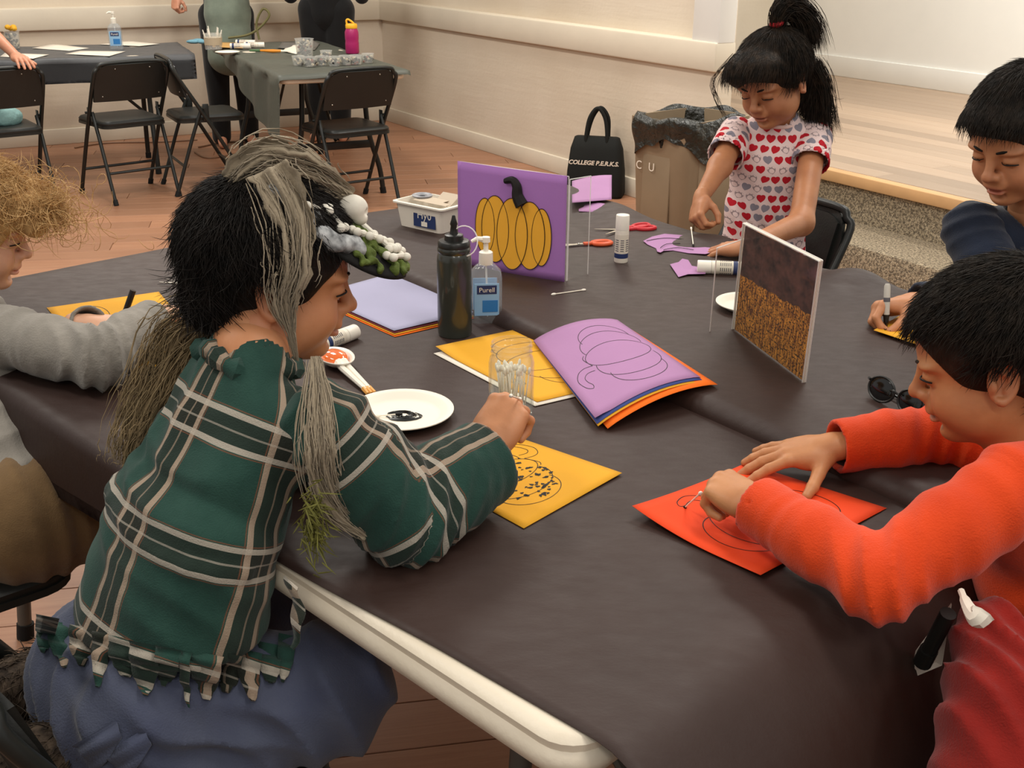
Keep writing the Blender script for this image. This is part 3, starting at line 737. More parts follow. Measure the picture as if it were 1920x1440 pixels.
# --- jar of cotton swabs
j0 = G(958, 786)
jar = thing('swab_jar', 'open glass jar full of cotton swabs on the yellow sheet', 'jar', j0 + Zv * .006)
pr_ = [(.030, .0), (.0355, .003), (.037, .010), (.037, .095), (.035, .104), (.0325, .109), (.0325, .112), (.034, .114), (.0325, .117), (.0325, .121), (.034, .123), (.0325, .126), (.033, .130)]
inn = [(r - .0025, z) for r, z in pr_[::-1] if z > .004] + [(.0, .006)]
obj('glass', lathe(pr_ + inn, 40), M_glass, jar)
swab_me = None
def swab_geo(L=.075):
    return cat(tube([(0, 0, 0), (0, 0, L)], .0011, 6)), [ellg((0, 0, .004), (.0026, .0026, .0065), 8, 6), ellg((0, 0, L - .004), (.0026, .0026, .0065), 8, 6)]
sg = cat(swab_geo()[0], *swab_geo()[1]); k = 0
for i in range(46):
    a = random.uniform(0, 6.28); r = .028 * math.sqrt(random.random()); tl = random.uniform(0, .16); ta = random.uniform(0, 6.28)
    z0 = .008 + random.uniform(0, .012)
    mm = Matrix.Translation((r * math.cos(a) * .8, r * math.sin(a) * .8, z0)) @ Matrix.Rotation(tl, 4, (math.cos(ta), math.sin(ta), 0))
    top = mm @ Vector((0, 0, .075))
    if math.hypot(top.x, top.y) > .030: mm = Matrix.Translation((r * math.cos(a) * .8, r * math.sin(a) * .8, z0))
    if swab_me is None: o = obj('cotton_swab', sg, M_cot, smooth=True); swab_me = o.data
    else: o = bpy.data.objects.new('cotton_swab', swab_me); COL.objects.link(o)
    o.matrix_world = Matrix.Translation(tuple(j0 + Zv * .006)) @ mm
    o['label'] = 'white cotton swab standing in the glass jar'; o['category'] = 'cotton swab'; o['group'] = 'cotton swabs in the jar'
def loose_swab(p, q, label, tip=False):
    p, q = np.asarray(p), np.asarray(q); d = q - p; L = np.linalg.norm(d)
    t = thing('cotton_swab', label, 'cotton swab', p)
    g = tube([p, q], .0012, 6); obj('stick', g, M_stick, t, world=True)
    for e, c in ((p, M_cot), (q, M_ink if tip else M_cot)):
        m = frame(d, (0, 0, 1) if abs(d[2]) < .9 * L else (1, 0, 0), e); obj('cotton_tip', xf(ellg((0, 0, 0), (.0065, .0027, .0027), 8, 6), m), c, t, world=True)
    return t
loose_swab(G2(1038, 555) + Zv * .004, G2(1094, 547) + Zv * .004, 'white cotton swab lying alone on the black paper')
# --- paper plates
M_plate = mat('white_foam_plate', 'E6DFD0', .5, 0, .35, var=.02)
def plate(label, c, r, group='white paper plates'):
    t = thing('paper_plate', label, 'plate', c, 0, group)
    pf = [(.0, .003), (r * .66, .003), (r * .76, .006), (r * .86, .013), (r * .95, .0155), (r, .0145), (r * 1.0, .013), (r * .95, .0138), (r * .86, .0112), (r * .76, .0038), (r * .66, .0008), (.0, .0008)]
    obj('dish', lathe(pf, 48), M_plate, t, angle=60)
    return t
pl = plate('white plate with black paint beside the plaid boy', G(753, 783) + Zv * .002, .087)
L = []
for i in range(26):
    a = random.uniform(0, 6.28); r0 = random.uniform(.005, .030); cx, cy = .004, -.006
    L.append(tube([(cx + r0 * math.cos(a + q * .35) * (1 + .1 * math.sin(5 * q)), cy + .75 * r0 * math.sin(a + q * .35), .0038) for q in range(7)], [.0006, .0014, .0017, .0016, .0013, .0010, .0005], 5))
L += [ellg((.006 + random.uniform(-.012, .012), -.006 + random.uniform(-.008, .008), .0036), (random.uniform(.002, .005), random.uniform(.002, .004), .0011), 8, 6) for _ in range(16)]
obj('paint', cat(*L), mat('wet_black_paint', '0E0D0C', .2, 0, .6), pl, label='smeared black paint')
loose_swab(G(708, 788) + Zv * .008, G(748, 787) + Zv * .010, 'white cotton swab with its end in the black paint', True)
plate('white plate behind the acrylic photo holder', G2(1405, 580) + Zv * .002, .070)
plate('white plate on the grey-green back table', G(427, 102) + Zv * .003, .075)
# --- glue sticks
M_glue = mat('glue_white_plastic', 'E8E0CF', .4, var=.02); M_lbl = mat('glue_label', 'DAD0BE', .5, var=.05)
def glue(label, p, axis, L=.10, r=.0145, blue=True):
    t = thing('glue_stick', label, 'glue stick', p, group='white glue sticks'); m = frame(axis, Zv if abs(nrm(axis)[2]) < .9 else (1, 0, 0), p)
    ry = np.eye(4); ry[:3, :3] = [[0, 0, 1], [0, 1, 0], [-1, 0, 0]]; mm = m @ ry
    obj('barrel', xf(lathe([(r * .96, 0), (r, .002), (r, L * .68), (r * .97, L * .685)], 28), mm), M_glue, t, world=True)
    obj('cap', xf(lathe([(r * .99, L * .69), (r * 1.0, L * .70), (r * .98, L * .985), (r * .93, L), (0, L)], 28), mm), M_wp, t, world=True)
    lb = obj('label', xf(lathe([(r * 1.012, L * .10), (r * 1.012, L * .60)], 28), mm), M_lbl, t, world=True)
    obj('print_band', xf(cat(lathe([(r * 1.02, L * .10), (r * 1.02, L * .20)], 28)), mm), M_navy, lb, world=True)
    for k in range(8):
        a = 2 * math.pi * k / 8
        g = [xf(box((r * 1.018, 0, L * (.26 + .045 * q)), (.0005, r * .5, L * .016)), Matrix.Rotation(a, 4, 'Z')) for q in range(6)]
        obj('printed_lines', xf(cat(*g), mm), mat('grey_print', '5B5A60', .6), lb, world=True, smooth=False)
    return t
glue('white glue stick standing upright by the red scissors', G2(1164, 492) + Zv * .002, (0, 0, 1), .112, .0160)
glue('white glue stick lying behind the acrylic photo holder', G2(1390, 517) + Zv * .017, G2(1322, 514) - G2(1390, 517), .100, .0155)
glue('white glue stick lying behind the plaid boy\'s chin', G(602, 662) + Zv * .0165, G(672, 634) - G(602, 662), .098, .0150)
# --- white spoon with orange paint
sp0, sp1 = G(630, 688), G(690, 738)
spn = thing('plastic_spoon', 'white plastic spoon with glossy orange paint and fluted tip', 'spoon', sp0)
ms = frame(sp1 - sp0, Zv, sp0 + Zv * .014); LL = np.linalg.norm(sp1 - sp0)
def bowl(a, b):
    th = a * 2 * math.pi; r = b; x = -.004 + .042 * r * math.cos(th) * (1.0 if math.cos(th) < 0 else 1.3); y = .033 * r * math.sin(th); return (x, y, -.010 + .020 * r * r)
obj('bowl', xf(grid(bowl, 32, 8, (0, 0, -.0025)), ms), M_wp, spn, world=True, smooth=True)
obj('paint', xf(ellg((-.004, 0, .004), (.033, .024, .013), 20, 10), ms), mat('orange_paint', 'E2671A', .12, 0, .6, coat=.6, var=.15, varscale=40), spn, world=True, label='glossy orange paint')
obj('handle', xf(cat(tube([(.026, .004, .004), (.05, .006, .0), (LL, .004, -.006)], [.009, .006, .004], 8), tube([(.026, -.004, .004), (.05, -.006, .0), (LL, -.004, -.006)], [.009, .006, .004], 8)), ms), M_wp, spn, world=True)
obj('fluted_tip', xf(cat(*[tube([(LL - .006, .005 * q, -.006), (LL + .016, .0065 * q, -.008)], [.005, .0035], 6) for q in (-1, 0, 1)]), ms), mat('tan_paint', 'D99A4A', .4, var=.1), spn, world=True)
# --- scissors
def scissors(label, c, ang, col, z, sc=1.0, group='children\'s scissors', open_=.22):
    t = thing('scissors', label, 'scissors', np.asarray(c) + Zv * z, ang, group); hm = mat('scissor_handle_' + col, col, .4, var=.08)
    for s in (-1, 1):
        R_ = Matrix.Rotation(s * open_, 4, 'Z')
        lp = [(-.055 + .022 * math.cos(a) - .004 * s * math.sin(a), s * .010 + .014 * math.sin(a) * 1.0 + s * .006, .003) for a in np.linspace(0, 2 * math.pi, 22, endpoint=False)]
        hd = obj('handle', xf((np.array(cat(tube(lp, .0045, 8, closed=True), tube([(-.034, s * .008, .003), (-.012, 0, .003)], [.0048, .004], 8))[0]) * sc, cat(tube(lp, .0045, 8, closed=True), tube([(-.034, s * .008, .003), (-.012, 0, .003)], [.0048, .004], 8))[1]), R_), hm, t)
        bl = prism([(-.012, -.004), (.0, -.0055), (.062, -.001 if s > 0 else -.0008), (.060, .0012), (.0, .005), (-.012, .004)], .0015 + .001 * (s > 0), .0027 + .001 * (s > 0))
        obj('blade', xf((bl[0] * sc, bl[1]), R_), M_steel, t, smooth=False)
    obj('rivet', lathe([(.003 * sc, .0), (.003 * sc, .005 * sc), (0, .0055 * sc)], 10), M_steel, t)
    return t
scissors('red-handled scissors lying behind the upright glue stick', G2(1165, 435), math.radians(205), 'C4262F', .004, 1.15, open_=.45)
scissors('orange-handled scissors beside the clear acrylic holder', G2(1085, 463), math.radians(195), 'D0562B', .004, 1.05)
scissors('green-handled scissors behind the plaid boy\'s head', G(348, 538), math.radians(160), '3E7D3A', .005, 1.0)
# --- display sheet in an acrylic holder: plain stand-in picture
def stand_sheet(BL, BR, up, h, bulge=0.0):
    BL, BR = np.asarray(BL), np.asarray(BR); x = BR - BL; nn = nrm(np.cross(x, up)); nn = -nn if nn[1] > 0 else nn
    def f(a, b): return BL + x * a + np.asarray(up) * h * b + nn * bulge * math.sin(math.pi * a) * (1 - .3 * b)
    return f, nn
def flat_on(f, nn, poly, off, aspect):
    """polygon fan (a,b) laid on surface f a hair in front"""
    P = [f(a, b) + nn * off for a, b in poly]; c = sum(P) / len(P)
    return np.array([c] + P), [(0, 1 + i, 1 + (i + 1) % len(P)) for i in range(len(P))]
BL_, BR_ = G2(861, 492), G2(1060, 530)
hh = .236
up_ = nrm(np.array([.0, .05, 1]))
f1, n1 = stand_sheet(BL_, BR_, up_, hh, .010)
disp = thing('display_print', 'purple print of a yellow pumpkin standing in a clear holder', 'picture', (BL_ + BR_) / 2)
g = grid(lambda a, b: f1(a, b) + n1 * .004, 24, 12, tuple(-n1 * .0008))
obj('print_sheet', g, paper('violet_print', '9C6CAA'), disp, world=True, smooth=True)
M_ochre = paper('ochre_print', 'E0A233', .05)
def on1(path): return [f1(a, b) for a, b in path]
lob = [(.28, .42, .095, .27), (.80, .40, .085, .27), (.38, .41, .13, .32), (.70, .40, .13, .32), (.54, .39, .14, .34)]
pk = []
for i, (cx, cy, rx, ry) in enumerate(lob): pk.append(flat_on(f1, n1, ell(cx, cy, rx, ry, n=30)[:-1], .0050 + .0003 * i, 1))
obj('pumpkin_picture', cat(*pk), M_ochre, disp, world=True, smooth=False, label='plain yellow pumpkin picture')
L = []
for i, (cx, cy, rx, ry) in enumerate(lob):
    P = [f1(a, b) + n1 * (.0054 + .0003 * i) for a, b in ell(cx, cy, rx, ry, n=36)]; L.append(tube(P, .0008, 4))
obj('rib_lines', cat(*L), M_ink, disp, world=True, smooth=False)
P = [f1(a, b) + n1 * .0068 for a, b in spline([(.63, .68), (.59, .76), (.58, .85), (.54, .90), (.47, .88)], 6)]
obj('stem', tube(P, np.linspace(.016, .006, len(P)), 8), M_ink, disp, world=True)
def panel(name, A, B, up, h, th, parent, edges=True):
    x = B - A; nn = nrm(np.cross(x, up)) * th / 2
    V = [A - nn, B - nn, B + up * h - nn, A + up * h - nn, A + nn, B + nn, B + up * h + nn, A + up * h + nn]
    o = obj(name, (np.array(V), [(0, 1, 2, 3), (7, 6, 5, 4), (0, 4, 5, 1), (1, 5, 6, 2), (2, 6, 7, 3), (3, 7, 4, 0)]), M_acr, parent, world=True, smooth=False)
    if edges: obj('edge', cat(*[tube([a, b], th * .55, 6) for a, b in ((A, B), (B, B + up * h), (B + up * h, A + up * h), (A + up * h, A))]), M_acre, o, world=True)
    return o
hold = thing('acrylic_holder', 'clear acrylic sign holder behind the purple print', 'sign holder', (BL_ + BR_) / 2 - n1 * .02, group='clear acrylic sign holders')
pa_, pb_ = BL_ - n1 * .004, BR_ - n1 * .004
panel('front_panel', pa_, pb_, up_, hh * .99, .002, hold)
panel('back_panel', pb_ - n1 * .004, pb_ - n1 * .075 + nrm(pb_ - pa_) * .012, np.array([0, 0, 1.]), hh * .97, .002, hold)
foot = [pa_, pb_, pb_ - n1 * .075, pa_ - n1 * .075]
obj('foot_panel', (np.array([p + Zv * q for q in (.0015, .0035) for p in foot]), [(0, 1, 2, 3), (7, 6, 5, 4), (0, 4, 5, 1), (1, 5, 6, 2), (2, 6, 7, 3), (3, 7, 4, 0)]), M_acr, hold, world=True, smooth=False)
# --- photo print in acrylic holder
PBL, PBR = G2(1375, 619), G2(1507, 719)
def solve_d(u, v, base, L, guess):
    best = min(np.linspace(guess - .35, guess + .2, 600), key=lambda d: abs(np.linalg.norm(D(u, v, d) - base) - L) + .02 * abs(d - guess)); return D(u, v, best)
PTL = solve_d(1396, 418, PBL, .262, PR(PBL)[2] - .07); PTR = solve_d(1539, 489, PBR, .262, PR(PBR)[2] - .07)
ph = thing('photo_print', 'photo print in a clear holder, dark above and orange brown below', 'picture', (PBL + PBR) / 2)
pn = nrm(np.cross(PBR - PBL, PTL - PBL)); pn = pn if pn @ (CAM - PBL) > 0 else -pn
def f2(a, b): return PBL * (1 - a) * (1 - b) + PBR * a * (1 - b) + PTR * a * b + PTL * (1 - a) * b
t = NT('photo_print_surface'); at = t.attr('uvw'); sp_ = t.n('ShaderNodeSeparateXYZ'); t.l(at, sp_.inputs[0]); X_, Y_ = sp_.outputs[0], sp_.outputs[1]
nz = t.noise(7, 6, at, .7); dark = t.mix(t.ramp(nz, .35, .7), lin('1E1614'), lin('6A463C'))
edge = t.math('ADD', t.math('MULTIPLY', t.noise(9, 3, at), .10), t.math('MULTIPLY', X_, -.02))
stri = t.noise(16, 3, t.mapping(at, (3.2, .55, 1)), .6); warm = t.mix(t.ramp(stri, .38, .62), lin('6A3A1A'), lin('E09A3C')); warm = t.mix(t.ramp(t.noise(55, 2, at), .50, .62), warm, lin('2A1A12'))
t.l(t.mix(t.math('LESS_THAN', t.math('ADD', Y_, edge), .60), dark, warm), t.b.inputs['Base Color']); t.b.inputs['Roughness'].default_value = .5; t.b.inputs['Specular IOR Level'].default_value = .2
g = grid(lambda a, b: f2(.02 + .96 * a, .02 + .96 * b) + pn * .0005, 8, 8, tuple(-pn * .0008))
uv = np.array([(i / 8, j / 8, 0) for i in range(9) for j in range(9)]); obj('print_sheet', g, t.m, ph, world=True, attrs={'uvw': np.concatenate([uv, uv])}, smooth=False)
bd = [f2(*q) for q in ((0, 0), (1, 0), (1, 1), (0, 1))]
obj('white_border', cat(*[tube([bd[i] + pn * .0006, bd[(i + 1) % 4] + pn * .0006], .0016, 4) for i in range(4)]), M_whi, ph, world=True)
h2 = thing('acrylic_holder', 'clear acrylic sign holder around the orange brown photo print', 'sign holder', (PBL + PBR) / 2 - pn * .03, group='clear acrylic sign holders')
up2 = (PTL - PBL); hL = np.linalg.norm(up2); up2 = up2 / hL
def quad_panel(name, c, th, parent):
    nn = nrm(np.cross(c[1] - c[0], c[3] - c[0])) * th / 2
    V = np.array([p - nn for p in c] + [p + nn for p in c])
    o = obj(name, (V, [(0, 1, 2, 3), (7, 6, 5, 4), (0, 4, 5, 1), (1, 5, 6, 2), (2, 6, 7, 3), (3, 7, 4, 0)]), M_acr, parent, world=True, smooth=False)
    obj('edge', cat(*[tube([c[i], c[(i + 1) % 4]], th * .6, 6) for i in range(4)]), M_acre, o, world=True); return o
quad_panel('front_panel', [q + pn * .003 for q in bd], .002, h2)
quad_panel('back_panel', [q - pn * .003 for q in bd], .002, h2)
K0 = G2(1331, 624); quad_panel('side_foot_panel', [K0, PBL - pn * .004, f2(0, .86) - pn * .004, K0 + (PTL - PBL) * .80], .002, h2)
# --- sunglasses
sg0 = G2(1672, 768)
sun = thing('sunglasses', 'black folded sunglasses beside the orange sleeve', 'sunglasses', sg0, math.radians(-62)); M_lens = mat('dark_lens', '0A0A0B', .08, 0, .7)
for s in (-1, 1):
    ln = obj('lens', xf(mv(cat(ellg((0, 0, 0), (.027, .003, .020), 24, 12)), (s * .033, 0, .024)), Matrix.Rotation(-.25, 4, 'X')), M_lens, sun)
    obj('rim', xf(tube([(s * .033 + .028 * math.cos(a), 0, .024 + .0205 * math.sin(a)) for a in np.linspace(0, 2 * math.pi, 26, endpoint=False)], .0022, 6, closed=True), Matrix.Rotation(-.25, 4, 'X')), M_blackpl, sun)
    obj('temple', tube(spline([(s * .062, .004, .034), (s * .058, .03, .014), (s * -.01, .034 + .006 * s, .008), (s * -.055, .030 + .006 * s, .006)], 5), .0024, 6), M_blackpl, sun)
obj('bridge', tube(spline([(-.008, 0, .03), (0, -.003, .034), (.008, 0, .03)], 4), .002, 6), M_blackpl, sun)
# --- white tub with label
tb0 = G2(812, 425); tub = thing('storage_tub', 'white open tub with blue label behind the purple print', 'tub', tb0, math.radians(-38))
def trr(w, d): return rrect(-w, -d, w, d, .012, 4)
obj('tub_body', rings([(trr(.072, .050), 0), (trr(.080, .057), .062), (trr(.088, .064), .064), (trr(.088, .064), .068), (trr(.080, .057), .069), (trr(.077, .054), .055), (trr(.070, .048), .006)]), M_whi, tub)
lb = obj('label', mv(box((0, 0, 0), (.075, .0012, .046)), (.02, -.0545, .034)), M_navy, tub, smooth=False, label='dark blue printed label')
obj('lettering', mv(xf(text_geo('Hy0', .030), Matrix.Rotation(math.pi / 2, 4, 'X')), (.02, -.0556, .042)), M_whi, lb, smooth=False)
obj('drawing', mv(xf(lathe([(.0, 0), (.010, .002), (.012, .010), (.004, .012)], 12), Matrix.Rotation(0, 4, 'X')), (.02, -.0550, .018)) if False else mv(box((0, 0, 0), (.02, .0006, .012), .0), (.02, -.0556, .020)), M_whi, lb, smooth=False)
def in_tub(name, label, c, g, m, ctg): obj(name, xf(g, np.array(Matrix.Translation(tuple(tb0)) @ Matrix.Rotation(math.radians(-38), 4, 'Z') @ Matrix.Translation(c))), m, label=label, category=ctg, group='bits in the white tub')
M_card = mat('grey_card', 'B9A994', .7, var=.08)
for k in range(3):
    in_tub('card_scrap', ['beige card leaning out of the white tub', 'beige card lying flat in the white tub', 'narrow tan card strip in the white tub'][k], ((.03, .02, .073), (.0, -.005, .071), (.04, -.025, .072))[k], xf(box((0, 0, 0), ((.06, .05, .001), (.085, .05, .001), (.07, .02, .001))[k]), Matrix.Rotation((.5, .03, .1)[k], 4, 'X')), M_card, 'card')
in_tub('ring_lid', 'grey round lid lying in the white tub', (-.045, .01, .072), lathe([(.012, 0), (.026, 0), (.028, .004), (.024, .006), (.014, .003), (.012, 0)], 24), mat('grey_plastic', '8C8C90', .4), 'lid')

# ================================================================== THINGS ON THE BACK TABLES
for i, (q, lbl) in enumerate([([(0, 108), (62, 112), (92, 104), (10, 101)], 'white printed sheet under the adult\'s hand'), ([(60, 92), (130, 97), (168, 92), (100, 84)], 'white sheet left of the back sanitizer bottle'), ([(122, 103), (205, 107), (236, 98), (150, 97)], 'white sheet in front of the back sanitizer bottle'), ([(186, 85), (262, 88), (300, 84), (240, 78)], 'white sheet behind the back sanitizer bottle')]):
    sheet_obj(lbl, Gp(*q), M_whi, 'white sheets on the back table', lift=.006, n=4)
# water bottle
wb0 = G(661, 101); wbt = thing('water_bottle', 'magenta water bottle with yellow lid on the bead cup table', 'bottle', wb0 + Zv * .004)
M_mag = mat('magenta_plastic', 'A3205F', .3, 0, .5, var=.06); M_ylid = mat('yellow_lid', 'EDB02A', .4)
obj('body', lathe([(.040, 0), (.043, .004), (.043, .06), (.041, .075), (.043, .09), (.043, .128), (.036, .146), (.034, .150), (0, .150)], 32), M_mag, wbt)
ld = obj('lid', lathe([(.036, .150), (.037, .152), (.037, .172), (.032, .178), (0, .178)], 28), M_ylid, wbt)
obj('spout_loop', tube(spline([(-.028, 0, .176), (-.030, 0, .196), (-.018, 0, .203), (.006, 0, .188), (.016, 0, .177)], 5), .006, 8), M_ylid, ld)
# clear tubs and bead cups
M_beads = [mat('bead_mix_' + c, c, .5) for c in ('2A2522', 'C9BBA4', '8C4A3A', '5A5550')]
def bead_cup(label, c, r, h, k, group, fill=.75):
    t = thing('bead_cup', label, 'cup', c, 0, group)
    obj('cup', lathe([(r * .82, 0), (r * .86, .002), (r, h), (r * 1.06, h + .001), (r * 1.06, h + .003), (r * .97, h + .002), (r * .82, .004), (0, .004)], 20), M_clearpl, t)
    bs = [ellg((0, 0, 0), (.008, .008, .008), 6, 4)]; L = []; fm = []
    for i in range(k):
        a = random.uniform(0, 6.28); q = r * .78 * math.sqrt(random.random()); z = random.uniform(.008, h * fill)
        g = ellg((q * math.cos(a), q * math.sin(a), z), (.009, .007, .008), 6, 4); L.append(g); fm += [random.choice((0, 0, 0, 1, 1, 2, 3))] * len(g[1])
    obj('beads', cat(*L), None, t, mats=M_beads, fmat=fm, kind='stuff', recalc=False)
cups = [(560, 124), (582, 126), (604, 124), (627, 125), (648, 123), (668, 122), (612, 113), (690, 119)]
for i, (u, v) in enumerate(cups):
    bead_cup(['bead cup at the left end of the front row', 'second bead cup from the left in the front row', 'third bead cup from the left in the front row', 'middle bead cup of the front row', 'bead cup just right of the row\'s middle', 'bead cup second from the right end', 'bead cup raised behind the front row', 'bead cup at the right end of the row'][i], G(u, v) + Zv * .004, .036, .050, 34, 'clear bead cups')
bead_cup('large clear tub of beads behind the small cups', G(572, 108) + Zv * .004, .056, .105, 60, 'clear bead cups', .95)
# tub of tools
tt = G(401, 94); bkt = thing('tool_tub', 'clear tub holding white pens beside the blue glove', 'tub', tt + Zv * .004)
obj('tub', lathe([(.050, 0), (.053, .003), (.058, .095), (.062, .097), (.058, .099), (.050, .006), (0, .006)], 28), M_clearpl, bkt)
obj('tub_label', lathe([(.0555, .03), (.0575, .075)], 28), mat('tan_label', 'B9A78C', .6, var=.1), bkt)
for i in range(6):
    a = i * 1.1; p = tt + np.array([.03 * math.cos(a), .03 * math.sin(a), .012]); q = tt + np.array([.06 * math.cos(a), .05 * math.sin(a), .125 + .01 * (i % 3)])
    obj('pen', tube([p, p * .3 + q * .7, q], [.005, .005, .003], 8), M_wp, label='white pen standing in the clear tool tub', category='pen', group='pens in the tool tub')
gl = G(372, 84); obj('blue_glove', cat(*[mv(ellg((0, 0, .016), (.05 - .008 * i, .022, .014), 14, 8), gl + np.array([.03 * i - .03, .012 * math.sin(2 * i), .004 + .006 * (i % 2)])) for i in range(4)]), mat('blue_nitrile', '6C9DAE', .5, var=.12, varscale=30, bump=(60, .4, .01)), label='crumpled pale blue glove at the back table', category='glove')
gs = G(466, 92); 
for i, (u, v, an) in enumerate([(452, 93, .1), (478, 91, .15), (463, 86, -.05)]):
    glue(['white glue tube left in the pile on the grey-green table', 'white glue tube right in the pile on the grey-green table', 'white glue tube behind the other two on the grey-green table'][i], G(u - 20, v) + Zv * .022, (math.cos(an), math.sin(an), 0), .13, .018)
br = G(480, 99); brush = thing('paint_brush', 'paint brush with orange and green handle on the back table', 'brush', br)
obj('handle', tube([G(487, 99) + Zv * .014, G(512, 100) + Zv * .014, G(527, 100) + Zv * .014], [.006, .011, .008], 8), mat('orange_handle', 'D98A2B', .4), brush, world=True)
obj('grip', tube([G(468, 99) + Zv * .014, G(488, 99) + Zv * .014], [.006, .009], 8), mat('green_grip', '4C6B45', .5), brush, world=True)
obj('bristles', tube([G(527, 100) + Zv * .014, G(545, 101) + Zv * .014], [.007, .002], 8), M_stick, brush, world=True)
cb = G(470, 80); obj('cord_loop', tube(spline([cb + np.array([-.15, 0, .03]), cb + np.array([-.02, 0, .05]), cb + np.array([.07, .0, .10]), cb + np.array([.14, .0, .18]), cb + np.array([.10, 0, .22]), cb + np.array([.05, 0, .13]), cb + np.array([.06, 0, .02])], 8), .008, 8), mat('olive_cord', '6C6640', .6), label='olive green cord loop standing on the back table', category='cord')
sheet_obj('orange tan card under the glue tubes at the back', Gp((395, 92), (455, 94), (460, 84), (405, 82)), mat('tan_card', 'C59A5C', .7, var=.1), 'scraps on the back table', lift=.012, n=4)
sheet_obj('grey crumpled scrap behind the large bead tub', Gp((520, 92), (590, 96), (600, 84), (530, 80)), mat('grey_scrap', '6A6660', .7, var=.15), 'scraps on the back table', lift=.008, n=6, curl=lambda a, b: .02 * math.sin(6 * a) * math.sin(5 * b))
sheet_obj('white scrap left of the large bead tub', Gp((530, 98), (556, 104), (566, 94), (540, 88)), M_whi, 'scraps on the back table', lift=.008, n=6, curl=lambda a, b: .03 * a * b)
lc = G(26, 92); bead_cup('clear cup of coloured bits at the left end of the back table', lc + Zv * .004, .045, .10, 40, 'clear bead cups', .9)
tf = G(22, 66); obj('tissue_flower', cat(*[mv(ellg((0, 0, 0), (.02, .02, .016), 8, 6), lc + np.array([.02 * math.cos(i), .02 * math.sin(i), .125 + .008 * (i % 2)])) for i in range(4)]), mat('yellow_tissue', 'E0A62C', .7, bump=(90, .4, .01)), label='yellow tissue bit on top of the back cup', category='tissue')
# teal jacket on the left back chair
jk = np.array([-2.83 - .11, 6.33 + .05, .47]); 
obj('teal_bag', cat(*[mv(ellg((0, 0, 0), (.13 - .02 * i, .11, .055), 18, 10), jk + np.array([-.06 + .07 * i, .03 * math.sin(i * 2), .05 + .03 * math.sin(i * 1.7)])) for i in range(4)]), mat('pale_teal_cloth', '8FB9B8', .7, var=.1, varscale=15, bump=(14, .8, .03)), label='pale teal cloth bundle on the seat of the left back chair', category='cloth')
# cables on the floor under the back tables
for i, pts in enumerate([[(140, 277), (200, 268), (300, 266), (370, 262)], [(365, 285), (390, 296), (440, 288), (500, 272), (430, 266), (372, 276)]]):
    obj('floor_cable', tube(spline([G(u, v, .006) for u, v in pts], 8), .006, 6), mat('tan_cable', '8A6A52', .5), label=['thin cable along the floor under the back chairs', 'coiled cable on the floor under the turned chair'][i], category='cable', group='cables on the floor')
# ================================================================== BIN AND BAG BY THE WALL
bn = G(1278, 486, 0); bin_ = thing('trash_bin', 'brown grey trash bin lined with a black bag by the wall', 'bin', bn, math.radians(-50))
M_bin = mat('brown_grey_plastic', '85735C', .6, var=.06, bump=(40, .15, .004))
bw, bd_ = .17, .225
def br_(k, r=.05): return rrect(-bw * k, -bd_ * k, bw * k, bd_ * k, r, 4)
obj('bin_body', rings([(br_(.84), 0), (br_(.86), .01), (br_(1.0), .66), (br_(1.05), .665), (br_(1.05), .69), (br_(.97), .69), (br_(.84), .02)]), M_bin, bin_)
for s in (-1, 1):
    obj('side_panel', box((s * (bw * .93 + .004), 0, .34), (.01, .22, .42), .004), M_bin, bin_)
obj('end_panel', box((0, -bd_ * .94 - .002, .36), (.17, .01, .40), .004), M_bin, bin_)
obj('recycling_mark', cat(*[xf(mv(text_geo(c_, .055), (0, 0, 0)), np.array(Matrix.Translation((x_, -bd_ * .985 - .006, .47)) @ Matrix.Rotation(math.pi / 2, 4, 'X'))) for c_, x_ in (('C', -.10), ('U', -.02))]), M_whi, bin_, smooth=False)
M_bag = mat('black_bin_liner', '24241F', .28, 0, .6, bump=(22, .9, .03), var=.2, varscale=20)
def liner(a, b):
    th = 2 * math.pi * a; q = rrect(-1, -1, 1, 1, .3, 10); 
    cx, sy = math.cos(th), math.sin(th); k = 1 / max(abs(cx) ** 4 + abs(sy) ** 4, 1e-6) ** .25
    ru = 1 + .012 * math.sin(17 * th) * b + .015 * math.sin(9 * th + 2)
    if b < .45: t_ = b / .45; rad = .90 + .12 * t_; z = .40 + .30 * t_ + .01 * math.sin(7 * th)
    else:
        t_ = (b - .45) / .55; rad = 1.05 + .10 * math.sin(math.pi * min(1, t_ * 1.2)) + .03 * t_; z = .705 + .012 * math.sin(5 * th) + .02 * math.sin(math.pi * t_) - (.17 + .07 * math.sin(2 * th + 1) + .008 * math.sin(11 * th)) * t_
    return (bw * cx * k * rad * ru, bd_ * sy * k * rad * ru, z)
obj('bin_liner', grid(liner, 96, 28), M_bag, bin_, smooth=True, label='crinkled black plastic liner')
bg0 = G(1116, 366, 0); bag = thing('tote_bag', 'black tote bag with white lettering on the floor by the wall', 'bag', bg0, math.radians(-14))
M_tote = mat('black_canvas', '161715', .8, 0, .3, bump=(180, .3, .003), var=.12)
def tote(w, d, z, r=.04): return (rrect(-w, -d, w, d, min(r, d * .95), 5), z)
obj('bag_body', rings([tote(.165, .075, 0), tote(.172, .08, .02), tote(.168, .075, .15), tote(.155, .055, .28), tote(.135, .030, .345, .028), tote(.125, .022, .35, .02)]), M_tote, bag, smooth=True)
for s, e in ((-1, 0), (1, .012)):
    obj('handle', tube(spline([(-.06, s * .03, .30), (-.062, s * .028, .36), (-.045 + e, s * .02, .46), (.0 + e, s * .015, .515), (.045 + e, s * .02, .46), (.062, s * .028, .36), (.06, s * .03, .30)], 6), .011, 8), M_tote, bag)
tl = text_geo('COLLEGE P.E.R.K.S.', .036, shear=.25, bold=.0012)
